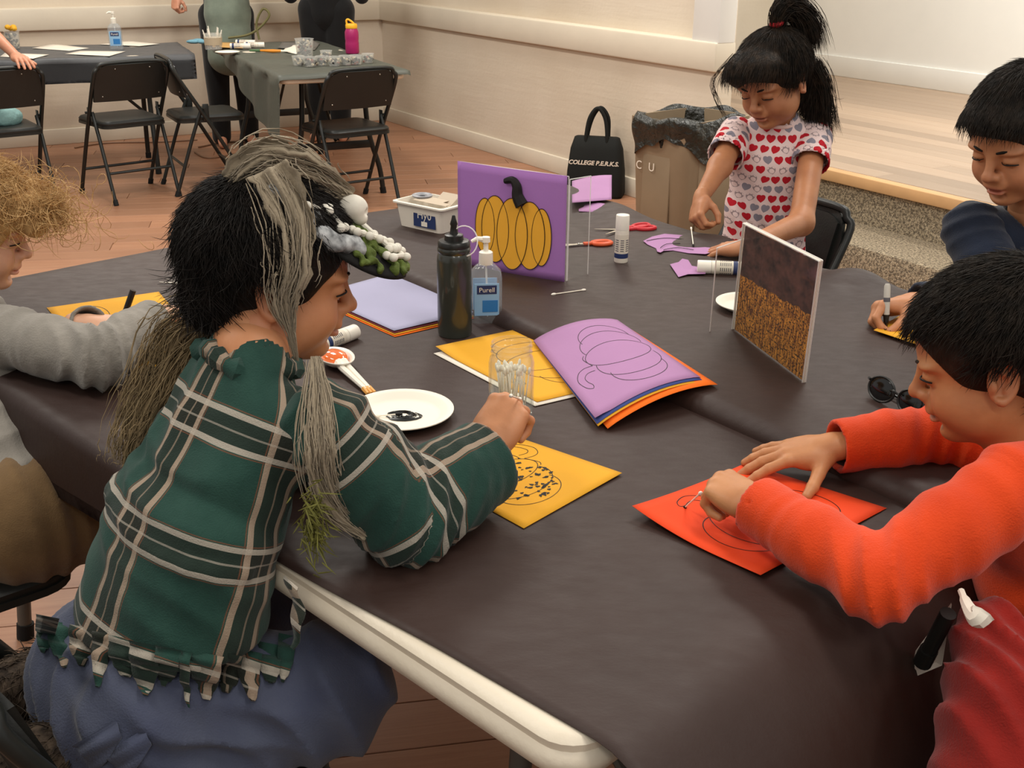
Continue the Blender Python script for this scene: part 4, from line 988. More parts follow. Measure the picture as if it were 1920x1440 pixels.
obj('lettering', mv(xf(tl, np.array(Matrix.Rotation(math.radians(97), 4, 'X'))), (-.005, -.0735, .205)), M_whi, bag, smooth=False, label='white slanted lettering')
tl = text_geo('students', .02); obj('lettering', mv(xf(tl, np.array(Matrix.Rotation(math.radians(93), 4, 'X'))), (.06, -.0775, .145)), M_whi, bag, smooth=False) if False else None
# ================================================================== FIGURES: implicit surfaces meshed with surface nets
class Field:
    def __init__(s, lo, hi, h):
        s.lo = np.asarray(lo, np.float64); s.h = h
        s.n = np.maximum(4, np.ceil((np.asarray(hi) - s.lo) / h).astype(int) + 1)
        s.v = np.full(s.n, 1.0, np.float32)
        s.ax = [(s.lo[i] + h * np.arange(s.n[i])).astype(np.float32) for i in range(3)]
    def _box(s, lo, hi):
        a = np.clip(np.floor((np.asarray(lo) - s.lo) / s.h).astype(int), 0, s.n - 1); b = np.clip(np.ceil((np.asarray(hi) - s.lo) / s.h).astype(int) + 1, 1, s.n)
        return tuple(slice(int(x), int(y)) for x, y in zip(a, b))
    def _xyz(s, sl):
        return s.ax[0][sl[0]][:, None, None], s.ax[1][sl[1]][None, :, None], s.ax[2][sl[2]][None, None, :]
    def op(s, d, sl, k, mode):
        a = s.v[sl]
        if mode == 'sub': d = -d; a = -a; d2 = d
        if mode == 'sub':
            # smooth max(a0, -d0) = -smin(-a0, d0)
            b = -d
            h = np.clip(.5 + .5 * (b - a) / k, 0, 1); r = b * (1 - h) + a * h - k * h * (1 - h); s.v[sl] = -r
        else:
            h = np.clip(.5 + .5 * (d - a) / k, 0, 1); s.v[sl] = d * (1 - h) + a * h - k * h * (1 - h)
    def cone(s, a, b, ra, rb, k=.01, mode='add', flat=None):
        a = np.asarray(a, float); b = np.asarray(b, float); m = max(ra, rb) * (1 if flat is None else max(1, flat[1])) + k + .012
        sl = s._box(np.minimum(a, b) - m, np.maximum(a, b) + m)
        if 0 in [x.stop - x.start for x in sl]: return
        X, Y, Z = s._xyz(sl); ba = (b - a).astype(np.float32); L2 = float(ba @ ba) + 1e-12
        px, py, pz = X - np.float32(a[0]), Y - np.float32(a[1]), Z - np.float32(a[2])
        t = np.clip((px * ba[0] + py * ba[1] + pz * ba[2]) / L2, 0, 1)
        dx, dy, dz = px - t * ba[0], py - t * ba[1], pz - t * ba[2]
        if flat is not None:                                  # flat=(dir, factor): stretch the section across dir by factor
            n = nrm(flat[0]).astype(np.float32); q = dx * n[0] + dy * n[1] + dz * n[2]; f = (1 - 1 / flat[1])
            dx, dy, dz = dx - q * n[0] * f, dy - q * n[1] * f, dz - q * n[2] * f
        d = np.sqrt(dx * dx + dy * dy + dz * dz) - (ra + (rb - ra) * t)
        s.op(d, sl, k, mode)
    def ell(s, c, r, M=None, k=.01, mode='add'):
        c = np.asarray(c, float); r = np.asarray(r, float); M = np.eye(3) if M is None else np.asarray(M, float)[:3, :3]
        ext = np.sqrt(((M * r[None, :]) ** 2).sum(1)) + k + .012
        sl = s._box(c - ext, c + ext)
        if 0 in [x.stop - x.start for x in sl]: return
        X, Y, Z = s._xyz(sl); px, py, pz = X - np.float32(c[0]), Y - np.float32(c[1]), Z - np.float32(c[2]); m = M.astype(np.float32)
        q = [px * m[0, i] + py * m[1, i] + pz * m[2, i] for i in range(3)]
        k0 = np.sqrt(sum((q[i] / r[i]) ** 2 for i in range(3))); k1 = np.sqrt(sum((q[i] / r[i] ** 2) ** 2 for i in range(3))) + 1e-6
        s.op((k0 * (k0 - 1) / k1).astype(np.float32), sl, k, mode)
    def chain(s, pts, rs, k=.01, flat=None):
        for i in range(len(pts) - 1): s.cone(pts[i], pts[i + 1], rs[i], rs[i + 1], k, flat=flat)
    def half(s, p, n, k=.006):
        """keep only the side the normal points away from"""
        p = np.asarray(p, float); n = nrm(n).astype(np.float32); X, Y, Z = s._xyz((slice(None),) * 3)
        d = (X - np.float32(p[0])) * n[0] + (Y - np.float32(p[1])) * n[1] + (Z - np.float32(p[2])) * n[2]
        a = -s.v; b = -d; h = np.clip(.5 + .5 * (b - a) / k, 0, 1); s.v = -(b * (1 - h) + a * h - k * h * (1 - h)).astype(np.float32)
    def displace(s, fn, band=.03):
        m = np.abs(s.v) < band; I = np.argwhere(m)
        if len(I): s.v[m] += fn(s.lo + I * s.h).astype(np.float32)
    def mesh(s):
        v = s.v; n = s.n; ins = v < 0
        cnt = np.zeros(n - 1, np.int8); C = [(i, j, k) for i in (0, 1) for j in (0, 1) for k in (0, 1)]
        sub = lambda a, c: a[c[0]:n[0] - 1 + c[0], c[1]:n[1] - 1 + c[1], c[2]:n[2] - 1 + c[2]]
        for c in C: cnt += sub(ins, c)
        act = (cnt > 0) & (cnt < 8); I = np.argwhere(act); idx = np.full(n - 1, -1, np.int32); idx[act] = np.arange(len(I))
        val = np.stack([v[I[:, 0] + c[0], I[:, 1] + c[1], I[:, 2] + c[2]] for c in C], 1)
        P = np.zeros((len(I), 3)); w = np.zeros(len(I)); Ca = np.array(C, float)
        for a in range(8):
            for b in range(a + 1, 8):
                if np.abs(Ca[a] - Ca[b]).sum() != 1: continue
                cr = (val[:, a] < 0) != (val[:, b] < 0)
                t = np.where(cr, val[:, a] / (val[:, a] - val[:, b] + 1e-20), 0)
                P += np.where(cr[:, None], Ca[a] + t[:, None] * (Ca[b] - Ca[a]), 0); w += cr
        V = s.lo + (I + P / w[:, None]) * s.h; F = []
        for ax in range(3):
            o = [i for i in range(3) if i != ax]
            sh = [slice(1, n[i] - 1) for i in range(3)]; sh[ax] = slice(0, n[ax] - 1)
            A = ins[tuple(sh)]; sh2 = list(sh); sh2[ax] = slice(1, n[ax]); B = ins[tuple(sh2)]
            E = np.argwhere(A != B)
            if not len(E): continue
            off = np.ones(3, int); off[ax] = 0; E = E + off; sg = ins[E[:, 0], E[:, 1], E[:, 2]]
            q = []
            for d1, d2 in ((-1, -1), (0, -1), (0, 0), (-1, 0)):
                K = E.copy(); K[:, o[0]] += d1; K[:, o[1]] += d2; q.append(idx[K[:, 0], K[:, 1], K[:, 2]])
            q = np.stack(q, 1); flip = sg if ax != 1 else ~sg
            q[~flip] = q[~flip][:, ::-1]; F.append(q)
        F = np.concatenate(F); F = F[(F >= 0).all(1)]
        return V, F
def cat_np(gs):
    V, F, o = [], [], 0
    for v, f in gs: V.append(v); F.append(f + o); o += len(v)
    return np.concatenate(V), np.concatenate(F)
def vnorm(V, F):
    n = np.zeros_like(V); a = np.cross(V[F[:, 2]] - V[F[:, 0]], V[F[:, 3]] - V[F[:, 1]])
    for i in range(4): np.add.at(n, F[:, i], a)
    return n / (np.linalg.norm(n, axis=1, keepdims=True) + 1e-12)
def waves(seed, freq, k=5):
    r = np.random.default_rng(seed); K = r.normal(size=(k, 3)); K = K / np.linalg.norm(K, axis=1, keepdims=True) * freq * r.uniform(.6, 1.5, (k, 1)); ph = r.uniform(0, 6.28, k)
    return lambda P: np.sin(P @ K.T + ph).mean(1)
def wrinkle(seed, spots, base=.0015, freq=38):
    """cloth relief: soft folds everywhere plus pleats near given spots (centre, radius, direction across the folds, spacing, depth)"""
    w0, w1, w2 = waves(seed, freq), waves(seed + 1, 14), waves(seed + 2, 18)
    def fn(P):
        d = base * (w0(P) * 1.2 + w1(P) * 1.5)
        for c, R, dr, lam, amp in spots:
            g = np.exp(-(((P - np.asarray(c)) / R) ** 2).sum(1)); ph = 2 * math.pi * (P @ nrm(dr)) / lam + 2.2 * w2(P) * 3
            d = d - 1.5 * amp * g * (.8 - np.abs(np.sin(ph / 2)) * 1.6)
        return d
    return fn
# ---- materials for figures
def skin(name, c, lipc, c2):
    t = NT(name); a = t.attr('tint', 'Fac'); n = t.noise(18, 4, t.coord(), .6)
    base = t.mix(t.ramp(n, .3, .7), lin(c2), lin(c)); t.l(t.mix(a, base, lin(lipc)), t.b.inputs['Base Color'])
    t.b.inputs['Roughness'].default_value = .48; t.b.inputs['Specular IOR Level'].default_value = .35
    t.b.inputs['Subsurface Weight'].default_value = .12; t.b.inputs['Subsurface Radius'].default_value = (.010, .004, .002); t.b.inputs['Subsurface Scale'].default_value = .6
    t.bump(t.noise(260, 3, t.coord()), .08, .002); return t.m
def hairmat(name, c, c2, rough=.58):
    t = NT(name); oi = t.noise(60, 3, t.coord()); t.l(t.mix(t.ramp(oi, .35, .7), lin(c), lin(c2)), t.b.inputs['Base Color'])
    t.b.inputs['Roughness'].default_value = rough; t.b.inputs['Specular IOR Level'].default_value = .16; t.bump(t.noise(220, 3, t.mapping(t.coord(), (1, 1, .15))), .5, .004); return t.m
def cloth(name, c, c2=None, rough=.85, weave=420, sheen=.15):
    t = NT(name); n = t.noise(11, 4, t.coord(), .6); t.l(t.mix(t.ramp(n, .3, .7), lin(c2 or c), lin(c)), t.b.inputs['Base Color'])
    t.b.inputs['Roughness'].default_value = rough; t.b.inputs['Specular IOR Level'].default_value = .2; t.b.inputs['Sheen Weight'].default_value = sheen
    t.bump(t.math('ADD', t.noise(weave, 2, t.coord()), t.math('MULTIPLY', t.noise(34, 4, t.coord(), .6), 1.2)), .28, .004); return t.m
M_eyew = mat('eye_white', 'E6DDD2', .25); M_iris = mat('dark_iris', '1E130D', .15, 0, .6); M_lash = mat('dark_lash', '15100D', .6)
# ---- head (local frame: +x face, +y own left, +z up; height about 0.21)
def head_geo(p, neck_to=None, h=.0024):
    f = Field((-.13, -.105, -.16), (.13, .105, .135), h)
    f.ell((-.014, 0, .034), (.094, .076, .079), k=.01)
    f.ell((.018, 0, -.03), (.066, .061, .080), k=.03)
    f.ell((.036, 0, .034), (.052, .062, .052), k=.03)
    jw = p.get('jaw', 1.0)
    f.ell((.032, 0, -.069), (.047 * jw, .044 * jw, .033), k=.025)
    f.ell((.068, 0, -.088), (.019, .021, .015), k=.02)
    for s in (-1, 1):
        f.ell((.056, s * .036, -.036), (.030, .027, .030), k=.022)
        f.ell((.02, s * .045, -.055), (.035, .022, .03), k=.025)
        f.ell((.101, s * .032, .003), (.017, .021, .0125), k=.013, mode='sub')
        f.ell((.075, s * .032, .021), (.017, .024, .007), k=.012)
    f.cone((.086, 0, .012), (.1035, 0, -.020), .0065, .0085, k=.014)
    f.ell((.1055, 0, -.0255), (.0105, .0105, .0090), k=.008)
    for s in (-1, 1): f.ell((.095, s * .0115, -.029), (.0095, .0075, .0072), k=.006)
    f.ell((.089, 0, -.046), (.009, .022, .012), k=.014)
    mo = p.get('mouth', .0016)
    f.ell((.0915, 0, -.0525), (.0085, .021, .0052), k=.005); f.ell((.0885, 0, -.0635 - mo), (.0090, .018, .0058), k=.005)
    f.ell((.099, 0, -.0580 - mo * .4), (.013, .0205, .0009 + mo), k=.003, mode='sub')
    f.ell((.086, 0, -.076), (.010, .016, .006), k=.008, mode='sub')
    # eyelids: a ball per eye, cut by a slit
    for s in (-1, 1):
        f.ell((.0775, s * .0315, .0025), (.0135, .0145, .0125), k=.004)
        f.ell((.0915, s * .0325, .0025 - p.get('lid', .0055)), (.0075, .0125, p.get('gap', .0016)), k=.002, mode='sub')
    # ears
    for s in (-1, 1):
        R = np.array(Matrix.Rotation(s * .42, 3, 'Z') @ Matrix.Rotation(-.18, 3, 'Y'))
        c = np.array((-.004, s * .0775, -.006))
        f.ell(c, (.0185, .0062, .0300), R, k=.006)
        f.ell(c + R @ np.array((.004, s * .0062, -.001)), (.0105, .0055, .0185), R, k=.004, mode='sub')
        C = [(.006, .020), (-.002, .0275), (-.012, .0235), (-.0165, .010), (-.0150, -.006), (-.0085, -.018), (.001, -.0255), (.007, -.022)]
        pts = spline([c + R @ np.array((x, s * .0062, z)) for x, z in C], 3); f.chain(pts, [.0042] * len(pts), k=.003)
        pts = spline([c + R @ np.array((x, s * .004, z)) for x, z in [(.002, .013), (-.008, .008), (-.009, -.004), (-.003, -.012)]], 3); f.chain(pts, [.0030] * len(pts), k=.003)
        f.ell(c + R @ np.array((.011, s * .004, -.004)), (.0045, .004, .008), R, k=.005)
    f.cone((-.022, 0, -.03), neck_to if neck_to is not None else (-.035, 0, -.15), .050, .048, k=.02)
    V, F = f.mesh()
    x, y, z = V.T
    lip = np.exp(-((y / .019) ** 4) - ((z + .058 + mo * .4) / .0095) ** 4) * (x > .080)
    tip = .22 * np.exp(-((x - .108) / .012) ** 2 - (y / .014) ** 2 - ((z + .026) / .014) ** 2)
    chk = .16 * (np.exp(-((np.abs(y) - .045) / .022) ** 2 - ((z + .03) / .022) ** 2) * (x > .03)) + .25 * ((np.abs(y) > .072) & (np.abs(x + .004) < .025))
    return V, F, np.clip(lip * .75 + tip + chk, 0, 1)
def head_parts(root, M4, p, hm):
    sc = np.linalg.norm(M4[:3, 0])
    for s in (-1, 1):
        obj('eyeball', xf(ellg((.0745, s * .0315, .0015), (.0118, .0122, .0115), 20, 14), M4), M_eyew, root, world=True)
        obj('iris', xf(ellg((.0855, s * .0305, -.0025), (.0020, .0050, .0048), 14, 8), M4), M_iris, root, world=True)
        zl = .0025 - p.get('lid', .0055) + p.get('gap', .0016) * .9
        pts = spline([(.0865, s * .0185, zl + .0015), (.0925, s * .0255, zl + .0012), (.0925, s * .0345, zl + .0008), (.0855, s * .0440, zl - .0012), (.079, s * .0475, zl - .0030)], 4)
        obj('eyelash', xf(tube(pts, np.interp(np.linspace(0, 1, len(pts)), [0, .5, 1], [.0006, .0014, .0012]), 6), M4), M_lash, root, world=True)
        pts = spline([(.0925, s * .0145, .0205), (.0925, s * .026, .0245), (.0845, s * .039, .0245), (.072, s * .0475, .0185)], 4)
        obj('eyebrow', xf(tube(pts, np.interp(np.linspace(0, 1, len(pts)), [0, .4, 1], [.0022, .0030, .0010]), 6), M4), hm, root, world=True)
def head_matrix(c, yaw, pitch, roll=0.0, sc=1.0):
    """yaw: compass of the face in the xy plane (deg, 0=+x), pitch: down positive"""
    m = Matrix.Translation(tuple(c)) @ Matrix.Rotation(math.radians(yaw), 4, 'Z') @ Matrix.Rotation(math.radians(pitch), 4, 'Y') @ Matrix.Rotation(math.radians(roll), 4, 'X') @ Matrix.Scale(sc, 4)
    return np.array(m)
# ---- hair strands
CR_C = np.array((-.014, 0, .034)); CR_R = np.array((.094, .076, .079))
def strands(P, dirs_fn, length, r, seg=6, lift=.001, droop=0.0, rnd=.25, seed=1, down=None, flow=None):
    """P: roots (n,3) in head space; each strand creeps along the skull following dirs_fn(P)->directions"""
    rg = np.random.default_rng(seed); n = len(P); L = np.asarray(length) * rg.uniform(.6, 1.15, n); step = (L / seg)[:, None]
    pts = [P]; p = P.copy(); jit = rg.normal(size=(n, 3)) * rnd
    for i in range(seg):
        nr = (p - CR_C) / CR_R ** 2; nr /= np.linalg.norm(nr, axis=1, keepdims=True) + 1e-9
        d = dirs_fn(p) + jit; 
        d = d - nr * ((d * nr).sum(1, keepdims=True)) * .85 ; d /= np.linalg.norm(d, axis=1, keepdims=True) + 1e-9
        if down is not None: d = d + np.asarray(down) * droop * (i + 1) / seg; d /= np.linalg.norm(d, axis=1, keepdims=True) + 1e-9
        p = p + d * step + nr * lift; pts.append(p.copy())
    A = np.stack(pts, 1)                                     # n, seg+1, 3
    return strand_tubes(A, r, rg)
def strand_tubes(A, r, rg=None):
    n, m, _ = A.shape; rg = rg or np.random.default_rng(3)
    T_ = np.zeros_like(A); T_[:, 1:-1] = A[:, 2:] - A[:, :-2]; T_[:, 0] = A[:, 1] - A[:, 0]; T_[:, -1] = A[:, -1] - A[:, -2]
    T_ /= np.linalg.norm(T_, axis=2, keepdims=True) + 1e-12
    ref = rg.normal(size=(n, 1, 3)); X = np.cross(T_, ref); X /= np.linalg.norm(X, axis=2, keepdims=True) + 1e-12; Y = np.cross(T_, X)
    rad = (r * np.interp(np.linspace(0, 1, m), [0, .3, .8, 1], [.8, 1, .7, .15]))[None, :, None]
    V = np.stack([A + rad * (math.cos(a) * X + math.sin(a) * Y) for a in (0, 2.094, 4.189)], 2).reshape(-1, 3)
    b = (np.arange(n) * m * 3)[:, None, None] + (np.arange(m - 1) * 3)[None, :, None]; k = np.arange(3)[None, None, :]; k2 = (np.arange(3)[None, None, :] + 1) % 3
    F = np.stack([b + k, b + k2, b + 3 + k2, b + 3 + k], -1).reshape(-1, 4)
    return V, F
def hair_obj(root, M4, f, p, hm, name='hair', n=7000, length=.05, r=.00055, crown=(-.06, 0, .09), lift=.0004, rnd=.16, seed=1, down=None, droop=0., label=None, flow=None, roots=None, extra=None):
    V, F = f.mesh(); nr = vnorm(V, F); rg = np.random.default_rng(seed)
    rf = roots or (lambda q: ~((q[:, 0] > .015) & (q[:, 2] < .072)) & ~((np.abs(q[:, 1]) > .045) & (q[:, 2] < .022) & (q[:, 0] > -.05)) & (q[:, 2] > -.055))
    ok = np.nonzero(rf(V))[0]
    I = rg.choice(ok, size=min(n, len(ok)), replace=False)
    cr = np.asarray(crown)
    fl = flow or (lambda q: (q - cr) / (np.linalg.norm(q - cr, axis=1, keepdims=True) + 1e-6))
    S = strands(V[I] + nr[I] * .0004, fl, length, r, lift=lift, rnd=rnd, seed=seed, down=down, droop=droop)
    gs = [(V, F), S] + ([extra] if extra is not None else [])
    g = cat_np(gs)
    return obj(name, xf(g, M4), hm, root, world=True, smooth=True, label=label)
# ---- hands (local: origin wrist, +x to fingers, +y to the thumb side, +z back of hand). side=+1 as described, -1 mirrors y
def hand_geo(curl, splay, thumb, side=1, sc=1.0, h=.0019, fore=.05, spread0=0.0):
    """curl: 4x3 degrees (index..little), splay: 4 degrees, thumb: ((yaw, drop) of metacarpal, (yaw,drop), (yaw,drop)) degrees"""
    f = Field((-.07, -.085, -.12), (.17, .115, .06), h)
    f.cone((-fore, 0, 0), (.0, 0, 0), .0205, .0185, k=.008, flat=((0, 1, 0), 1.15)); f.cone((0, 0, 0), (.02, 0, 0), .0185, .017, k=.01, flat=((0, 1, 0), 1.3))
    f.ell((.038, .000, -.001), (.040, .0325, .0145), k=.012)
    f.ell((.030, .022, -.008), (.026, .014, .013), k=.010)          # thumb ball
    f.ell((.030, -.020, -.006), (.030, .013, .012), k=.010)
    base = [(.068, .0245, .001), (.072, .0085, .003), (.0685, -.0075, .002), (.062, -.0225, -.001)]
    lens = [(.031, .020, .016), (.034, .0225, .017), (.031, .020, .016), (.0245, .0155, .0145)]; rad = [(.0088, .0080, .0072, .0062), (.0090, .0082, .0074, .0063), (.0086, .0078, .0070, .0060), (.0078, .0070, .0064, .0055)]
    nails = []
    for i in range(4):
        p = np.array(base[i]); yaw = math.radians(splay[i]); pit = 0.0; q0 = np.array((.035, base[i][1] * .75, 0.0))
        f.cone(q0, p, .0105, rad[i][0] + .0005, k=.009)
        for j in range(3):
            pit += math.radians(curl[i][j]); d = np.array((math.cos(pit) * math.cos(yaw), math.sin(yaw) * math.cos(pit * .6), -math.sin(pit))); q = p + nrm(d) * lens[i][j]
            f.cone(p, q, rad[i][j], rad[i][j + 1], k=.0022 if j else .004)
            if j == 2: nails.append((q - nrm(d) * .004, nrm(d), nrm(np.array((math.sin(pit), 0, math.cos(pit))))))
            p = q
    p = np.array((.014, .020, -.007)); tl = (.032, .026, .020); tr = (.0125, .0098, .0090, .0072)
    for j in range(3):
        yw, dr = [math.radians(x) for x in thumb[j]]; d = np.array((math.cos(yw) * math.cos(dr), math.sin(yw) * math.cos(dr), -math.sin(dr))); q = p + d * tl[j]
        f.cone(p, q, tr[j], tr[j + 1], k=.008 if j == 0 else .003)
        if j == 2: nails.append((q - d * .005, d, nrm(np.cross(np.cross(d, (.5, -.6, 1)), d) * 1.0)))
        p = q
    V, F = f.mesh(); t = np.zeros(len(V)); N_ = vnorm(V, F)
    for c, d, up in nails:
        r_ = V - (c + up * .0062); t = np.maximum(t, np.exp(-((r_ ** 2).sum(1) / .0052 ** 2) ** 2) * (N_ @ up > .35) * .18)
    V = V * sc
    if side < 0: V = V * (1, -1, 1); F = F[:, ::-1]
    return V, F, t
def hand_at(w, xdir, back, curl, splay, thumb, side, sc=.92, fore=.03):
    V, F, t = hand_geo(curl, splay, thumb, side, sc, fore=fore); m = frame(xdir, back, w); return V @ m[:3, :3].T + m[:3, 3], F, t
FLAT = ([(8, 10, 6), (6, 10, 6), (8, 12, 8), (12, 14, 8)], (7, 1, -6, -14), ((48, 18), (38, 12), (26, 8)))
PINCH = ([(48, 62, 30), (58, 68, 35), (66, 72, 38), (72, 74, 40)], (2, 0, -2, -5), ((38, 42), (12, 40), (-6, 22)))
GRIP = ([(52, 58, 30), (62, 66, 36), (68, 72, 38), (72, 74, 38)], (3, 0, -3, -6), ((42, 38), (14, 36), (-2, 26)))
def body_obj(label, skins, parts, group='children at the craft tables'):
    """parts: list of (V,F,tint) in world space -> ONE mesh, the person"""
    V, F = cat_np([(p[0], p[1]) for p in parts]); t = np.concatenate([p[2] for p in parts])
    o = obj('person', (V, F), skins, smooth=True, label=label, category='person', group=group, attrs={'tint': t}); return o
def limb_body(segs, h=.009):
    P = np.array([x for s in segs for x in s[:2]]); f = Field(P.min(0) - .14, P.max(0) + .14, h)
    for a, b, ra, rb in segs: f.cone(a, b, ra, rb, k=.02)
    V, F = f.mesh(); return V, F, np.zeros(len(V))
def to_m(v): return np.asarray(v, float)
# ================================================================== CLOTHES HELPERS
def garment(name, root, m, segs, h=.006, k=.02, wr=None, cuts=(), subs=(), attrs=None, label=None, ells=(), smooth=True):
    P = np.array([x for s in segs for x in s[:2]]); R = max(max(s[2], s[3]) for s in segs) * 1.6
    f = Field(P.min(0) - R - .02, P.max(0) + R + .02, h)
    for s in segs: f.cone(s[0], s[1], s[2], s[3], k=s[5] if len(s) > 5 and s[5] else k, flat=s[4] if len(s) > 4 and s[4] is not None else None)
    for c, r, M3 in ells: f.ell(c, r, M3, k=k)
    if wr: f.displace(wr)
    for s in subs: f.cone(s[0], s[1], s[2], s[3], k=.004, mode='sub')
    for p, n in cuts: f.half(p, n, k=.004)
    V, F = f.mesh()
    at = attrs(V) if attrs else None
    return obj(name, (V, F), m, root, world=True, smooth=True, label=label, attrs=at)
def sleeve(name, root, m, sh, el, wr_, r, seed, fold=.005, cuff=.012, h=.005, attrs=None, label=None, extra=(), open_=True):
    """long sleeve from shoulder over elbow to wrist; r=(shoulder, mid, elbow, mid, cuff)"""
    sh, el, wr_ = map(to_m, (sh, el, wr_)); d1 = nrm(el - sh); d2 = nrm(wr_ - el)
    segs = [(sh, (sh + el) / 2, r[0], r[1]), ((sh + el) / 2, el, r[1], r[2]), (el, (el + wr_) / 2, r[2], r[3]), ((el + wr_) / 2, wr_ + d2 * .02, r[3], r[4])] + list(extra)
    spots = [(el, .075, d1 + d2, .030, fold), ((el + wr_) / 2 + d2 * .06, .05, d2, .026, fold * .6), (sh, .08, d1, .045, fold * .7), ((sh + el) / 2, .06, d1, .05, fold * .5)]
    w0_ = wrinkle(seed, spots, .0026, 30)
    def wf(P): return w0_(P) * np.clip((np.linalg.norm(P - (wr_ + d2 * cuff), axis=1) - .045) / .04, 0.05, 1)
    return garment(name, root, m, segs, h, wr=wf, cuts=[(wr_ + d2 * cuff, d2)], subs=[(wr_ - d2 * .02, wr_ + d2 * .06, r[4] - .0075, r[4] - .0055)] if open_ else (), attrs=attrs, label=label)
def short_hair(n_=0, front=.0, temple=True, thick=.013, nape=-.055, fringe=None):
    f = Field((-.15, -.115, -.13), (.14, .115, .16), .0035)
    f.ell(CR_C + (0, 0, .005), CR_R + thick, k=.005)
    f.ell((-.055, 0, -.025), (.055, .066, .055), k=.02)
    f.ell((.114 + front, 0, -.030), (.082, .098, .088), k=.010, mode='sub')
    f.ell((.02, 0, -.105), (.080, .14, .075), k=.012, mode='sub')
    f.ell((-.06, 0, nape - .065), (.10, .14, .065), k=.010, mode='sub')
    for s in (-1, 1): f.ell((-.004, s * .088, -.008), (.026, .02, .034), k=.008, mode='sub')
    return f

# ================================================================== BOY IN ORANGE
SK1 = skin('warm_tan_skin', 'BD8458', 'A2584A', 'AD7349'); HB = hairmat('black_brown_hair', '17130F', '2A221B')
Hc = D(1866, 672, 1.50); M4 = head_matrix(Hc, 160, 20, 0, 1.0)
nb = Hc + np.array([.055, -.03, -.150])
Lsh, Lel, Lwr = D(1905, 915, 1.37), G(1648, 1092, .795), G(1418, 946, .805)
Rsh, Rel, Rwr = nb + np.array([.09, .13, -.05]), G(1775, 812, .80), G(1560, 838, .79)
hipc = np.array([.86, 1.16, .56]); ch0 = nb + np.array([.035, -.03, -.13])
p = dict(lid=.0035, gap=.0030, mouth=.0026, jaw=1.0)
HV, HF, HT = head_geo(p, neck_to=tuple((np.linalg.inv(M4) @ np.append(nb, 1))[:3]))
hd = (HV @ M4[:3, :3].T + M4[:3, 3], HF, HT)
lh = hand_at(Lwr, G(1322, 893, .812) - Lwr, (.1, -.35, 1), [(58, 60, 25), (62, 66, 30), (66, 70, 34), (70, 72, 36)], (2, 0, -2, -4), PINCH[2], -1, .95, fore=.02)
rh = hand_at(Rwr, G(1420, 856, .768) - Rwr, (-.05, -.12, 1), [(10, 10, 6), (12, 12, 6), (10, 12, 8), (8, 10, 6)], (12, 2, -8, -18), ((62, 14), (62, 12), (56, 8)), 1, .98)
legs = [(hipc, hipc + nrm(-U) * .30 + (0, 0, -.03), .07, .055), (hipc + nrm(-U) * .30 + (0, 0, -.03), hipc + nrm(-U) * .33 + (0, 0, -.45), .05, .035), (nb, ch0, .045, .06), (ch0, hipc, .06, .075), (Lsh, Lel, .022, .02), (Lel, Lwr, .02, .017), (Rsh, Rel, .022, .02), (Rel, Rwr, .02, .017)]
boy1 = body_obj('boy in orange long-sleeved shirt leaning over the orange sheet', SK1, [hd, lh, rh, limb_body(legs)])
head_parts(boy1, M4, p, HB)
hair_obj(boy1, M4, short_hair(front=-.004, thick=.015), p, HB, n=9000, length=.040, crown=(-.075, .0, .10), seed=2)
M_or = cloth('orange_cotton', 'D94410', 'C83B0D', .8)
lat = nrm(np.cross(nb - hipc, (0, 0, 1.)) + 1e-6); lat = nrm(Rsh - Lsh)
ch = nb + np.array([.035, -.03, -.13])
garment('shirt', boy1, M_or, [(nb + (0, 0, -.006), nb + (.01, -.01, -.06), .055, .064, (lat, 1.2)), (nb + (0, 0, -.05), ch, .062, .092, (lat, 1.4)), (ch, (ch + hipc) / 2, .098, .098, (lat, 1.35)), ((ch + hipc) / 2, hipc + (0, 0, -.12), .100, .115, (lat, 1.3)), (Lsh, ch, .055, .08), (Rsh, ch, .055, .08)],
        wr=wrinkle(11, [(hipc, .16, (.3, .1, 1), .06, .010), (ch, .12, (1, .3, .4), .07, .006)], .003, 24), subs=[(Hc, nb + (.0, 0, .004), .046, .048)], label='bright orange long-sleeved shirt')
sleeve('sleeve', boy1, M_or, Lsh, Lel, Lwr, (.058, .052, .046, .042, .040), 12, .0048, cuff=.0)
sleeve('sleeve', boy1, M_or, Rsh, Rel, Rwr, (.055, .052, .046, .042, .040), 13, .006, cuff=-.005)
cl = [nb + np.array(M4[:3, :3] @ np.array((.0 + .058 * math.cos(a), .056 * math.sin(a), 0))) * 1.0 + (0, 0, -.002 - .008 * math.cos(a)) for a in np.linspace(0, 2 * math.pi, 28, endpoint=False)]
obj('collar', tube(cl, .009, 8, closed=True), M_or, boy1, world=True)
M_red = cloth('red_lining', '8A180E', '78130B')
garment('trousers', boy1, cloth('dark_trousers', '1D1C1E', '161517'), [(hipc + (0, 0, -.02), hipc + nrm(-U) * .30 + (0, 0, -.05), .095, .075), (hipc + nrm(-U) * .30 + (0, 0, -.05), hipc + nrm(-U) * .33 + (0, 0, -.42), .070, .055)], h=.009, wr=wrinkle(14, [], .004, 22))
garment('inner_shirt', boy1, M_red, [(D(1862, 1195, 1.33), D(1905, 1330, 1.28), .045, .075), (D(1905, 1330, 1.28), D(1900, 1480, 1.25), .075, .09)], h=.006, wr=wrinkle(15, [(D(1880, 1280, 1.28), .1, (1, .2, .3), .035, .008)], .003, 26), label='dark red shirt tail')
obj('shirt_trim', tube(spline([D(1802, 1108, 1.30), D(1816, 1140, 1.27), D(1832, 1160, 1.25), D(1842, 1150, 1.25)], 5), [.004] * 3 + list(np.linspace(.006, .014, 13)), 8), M_whi, boy1, world=True, label='white trim on the shirt tail')
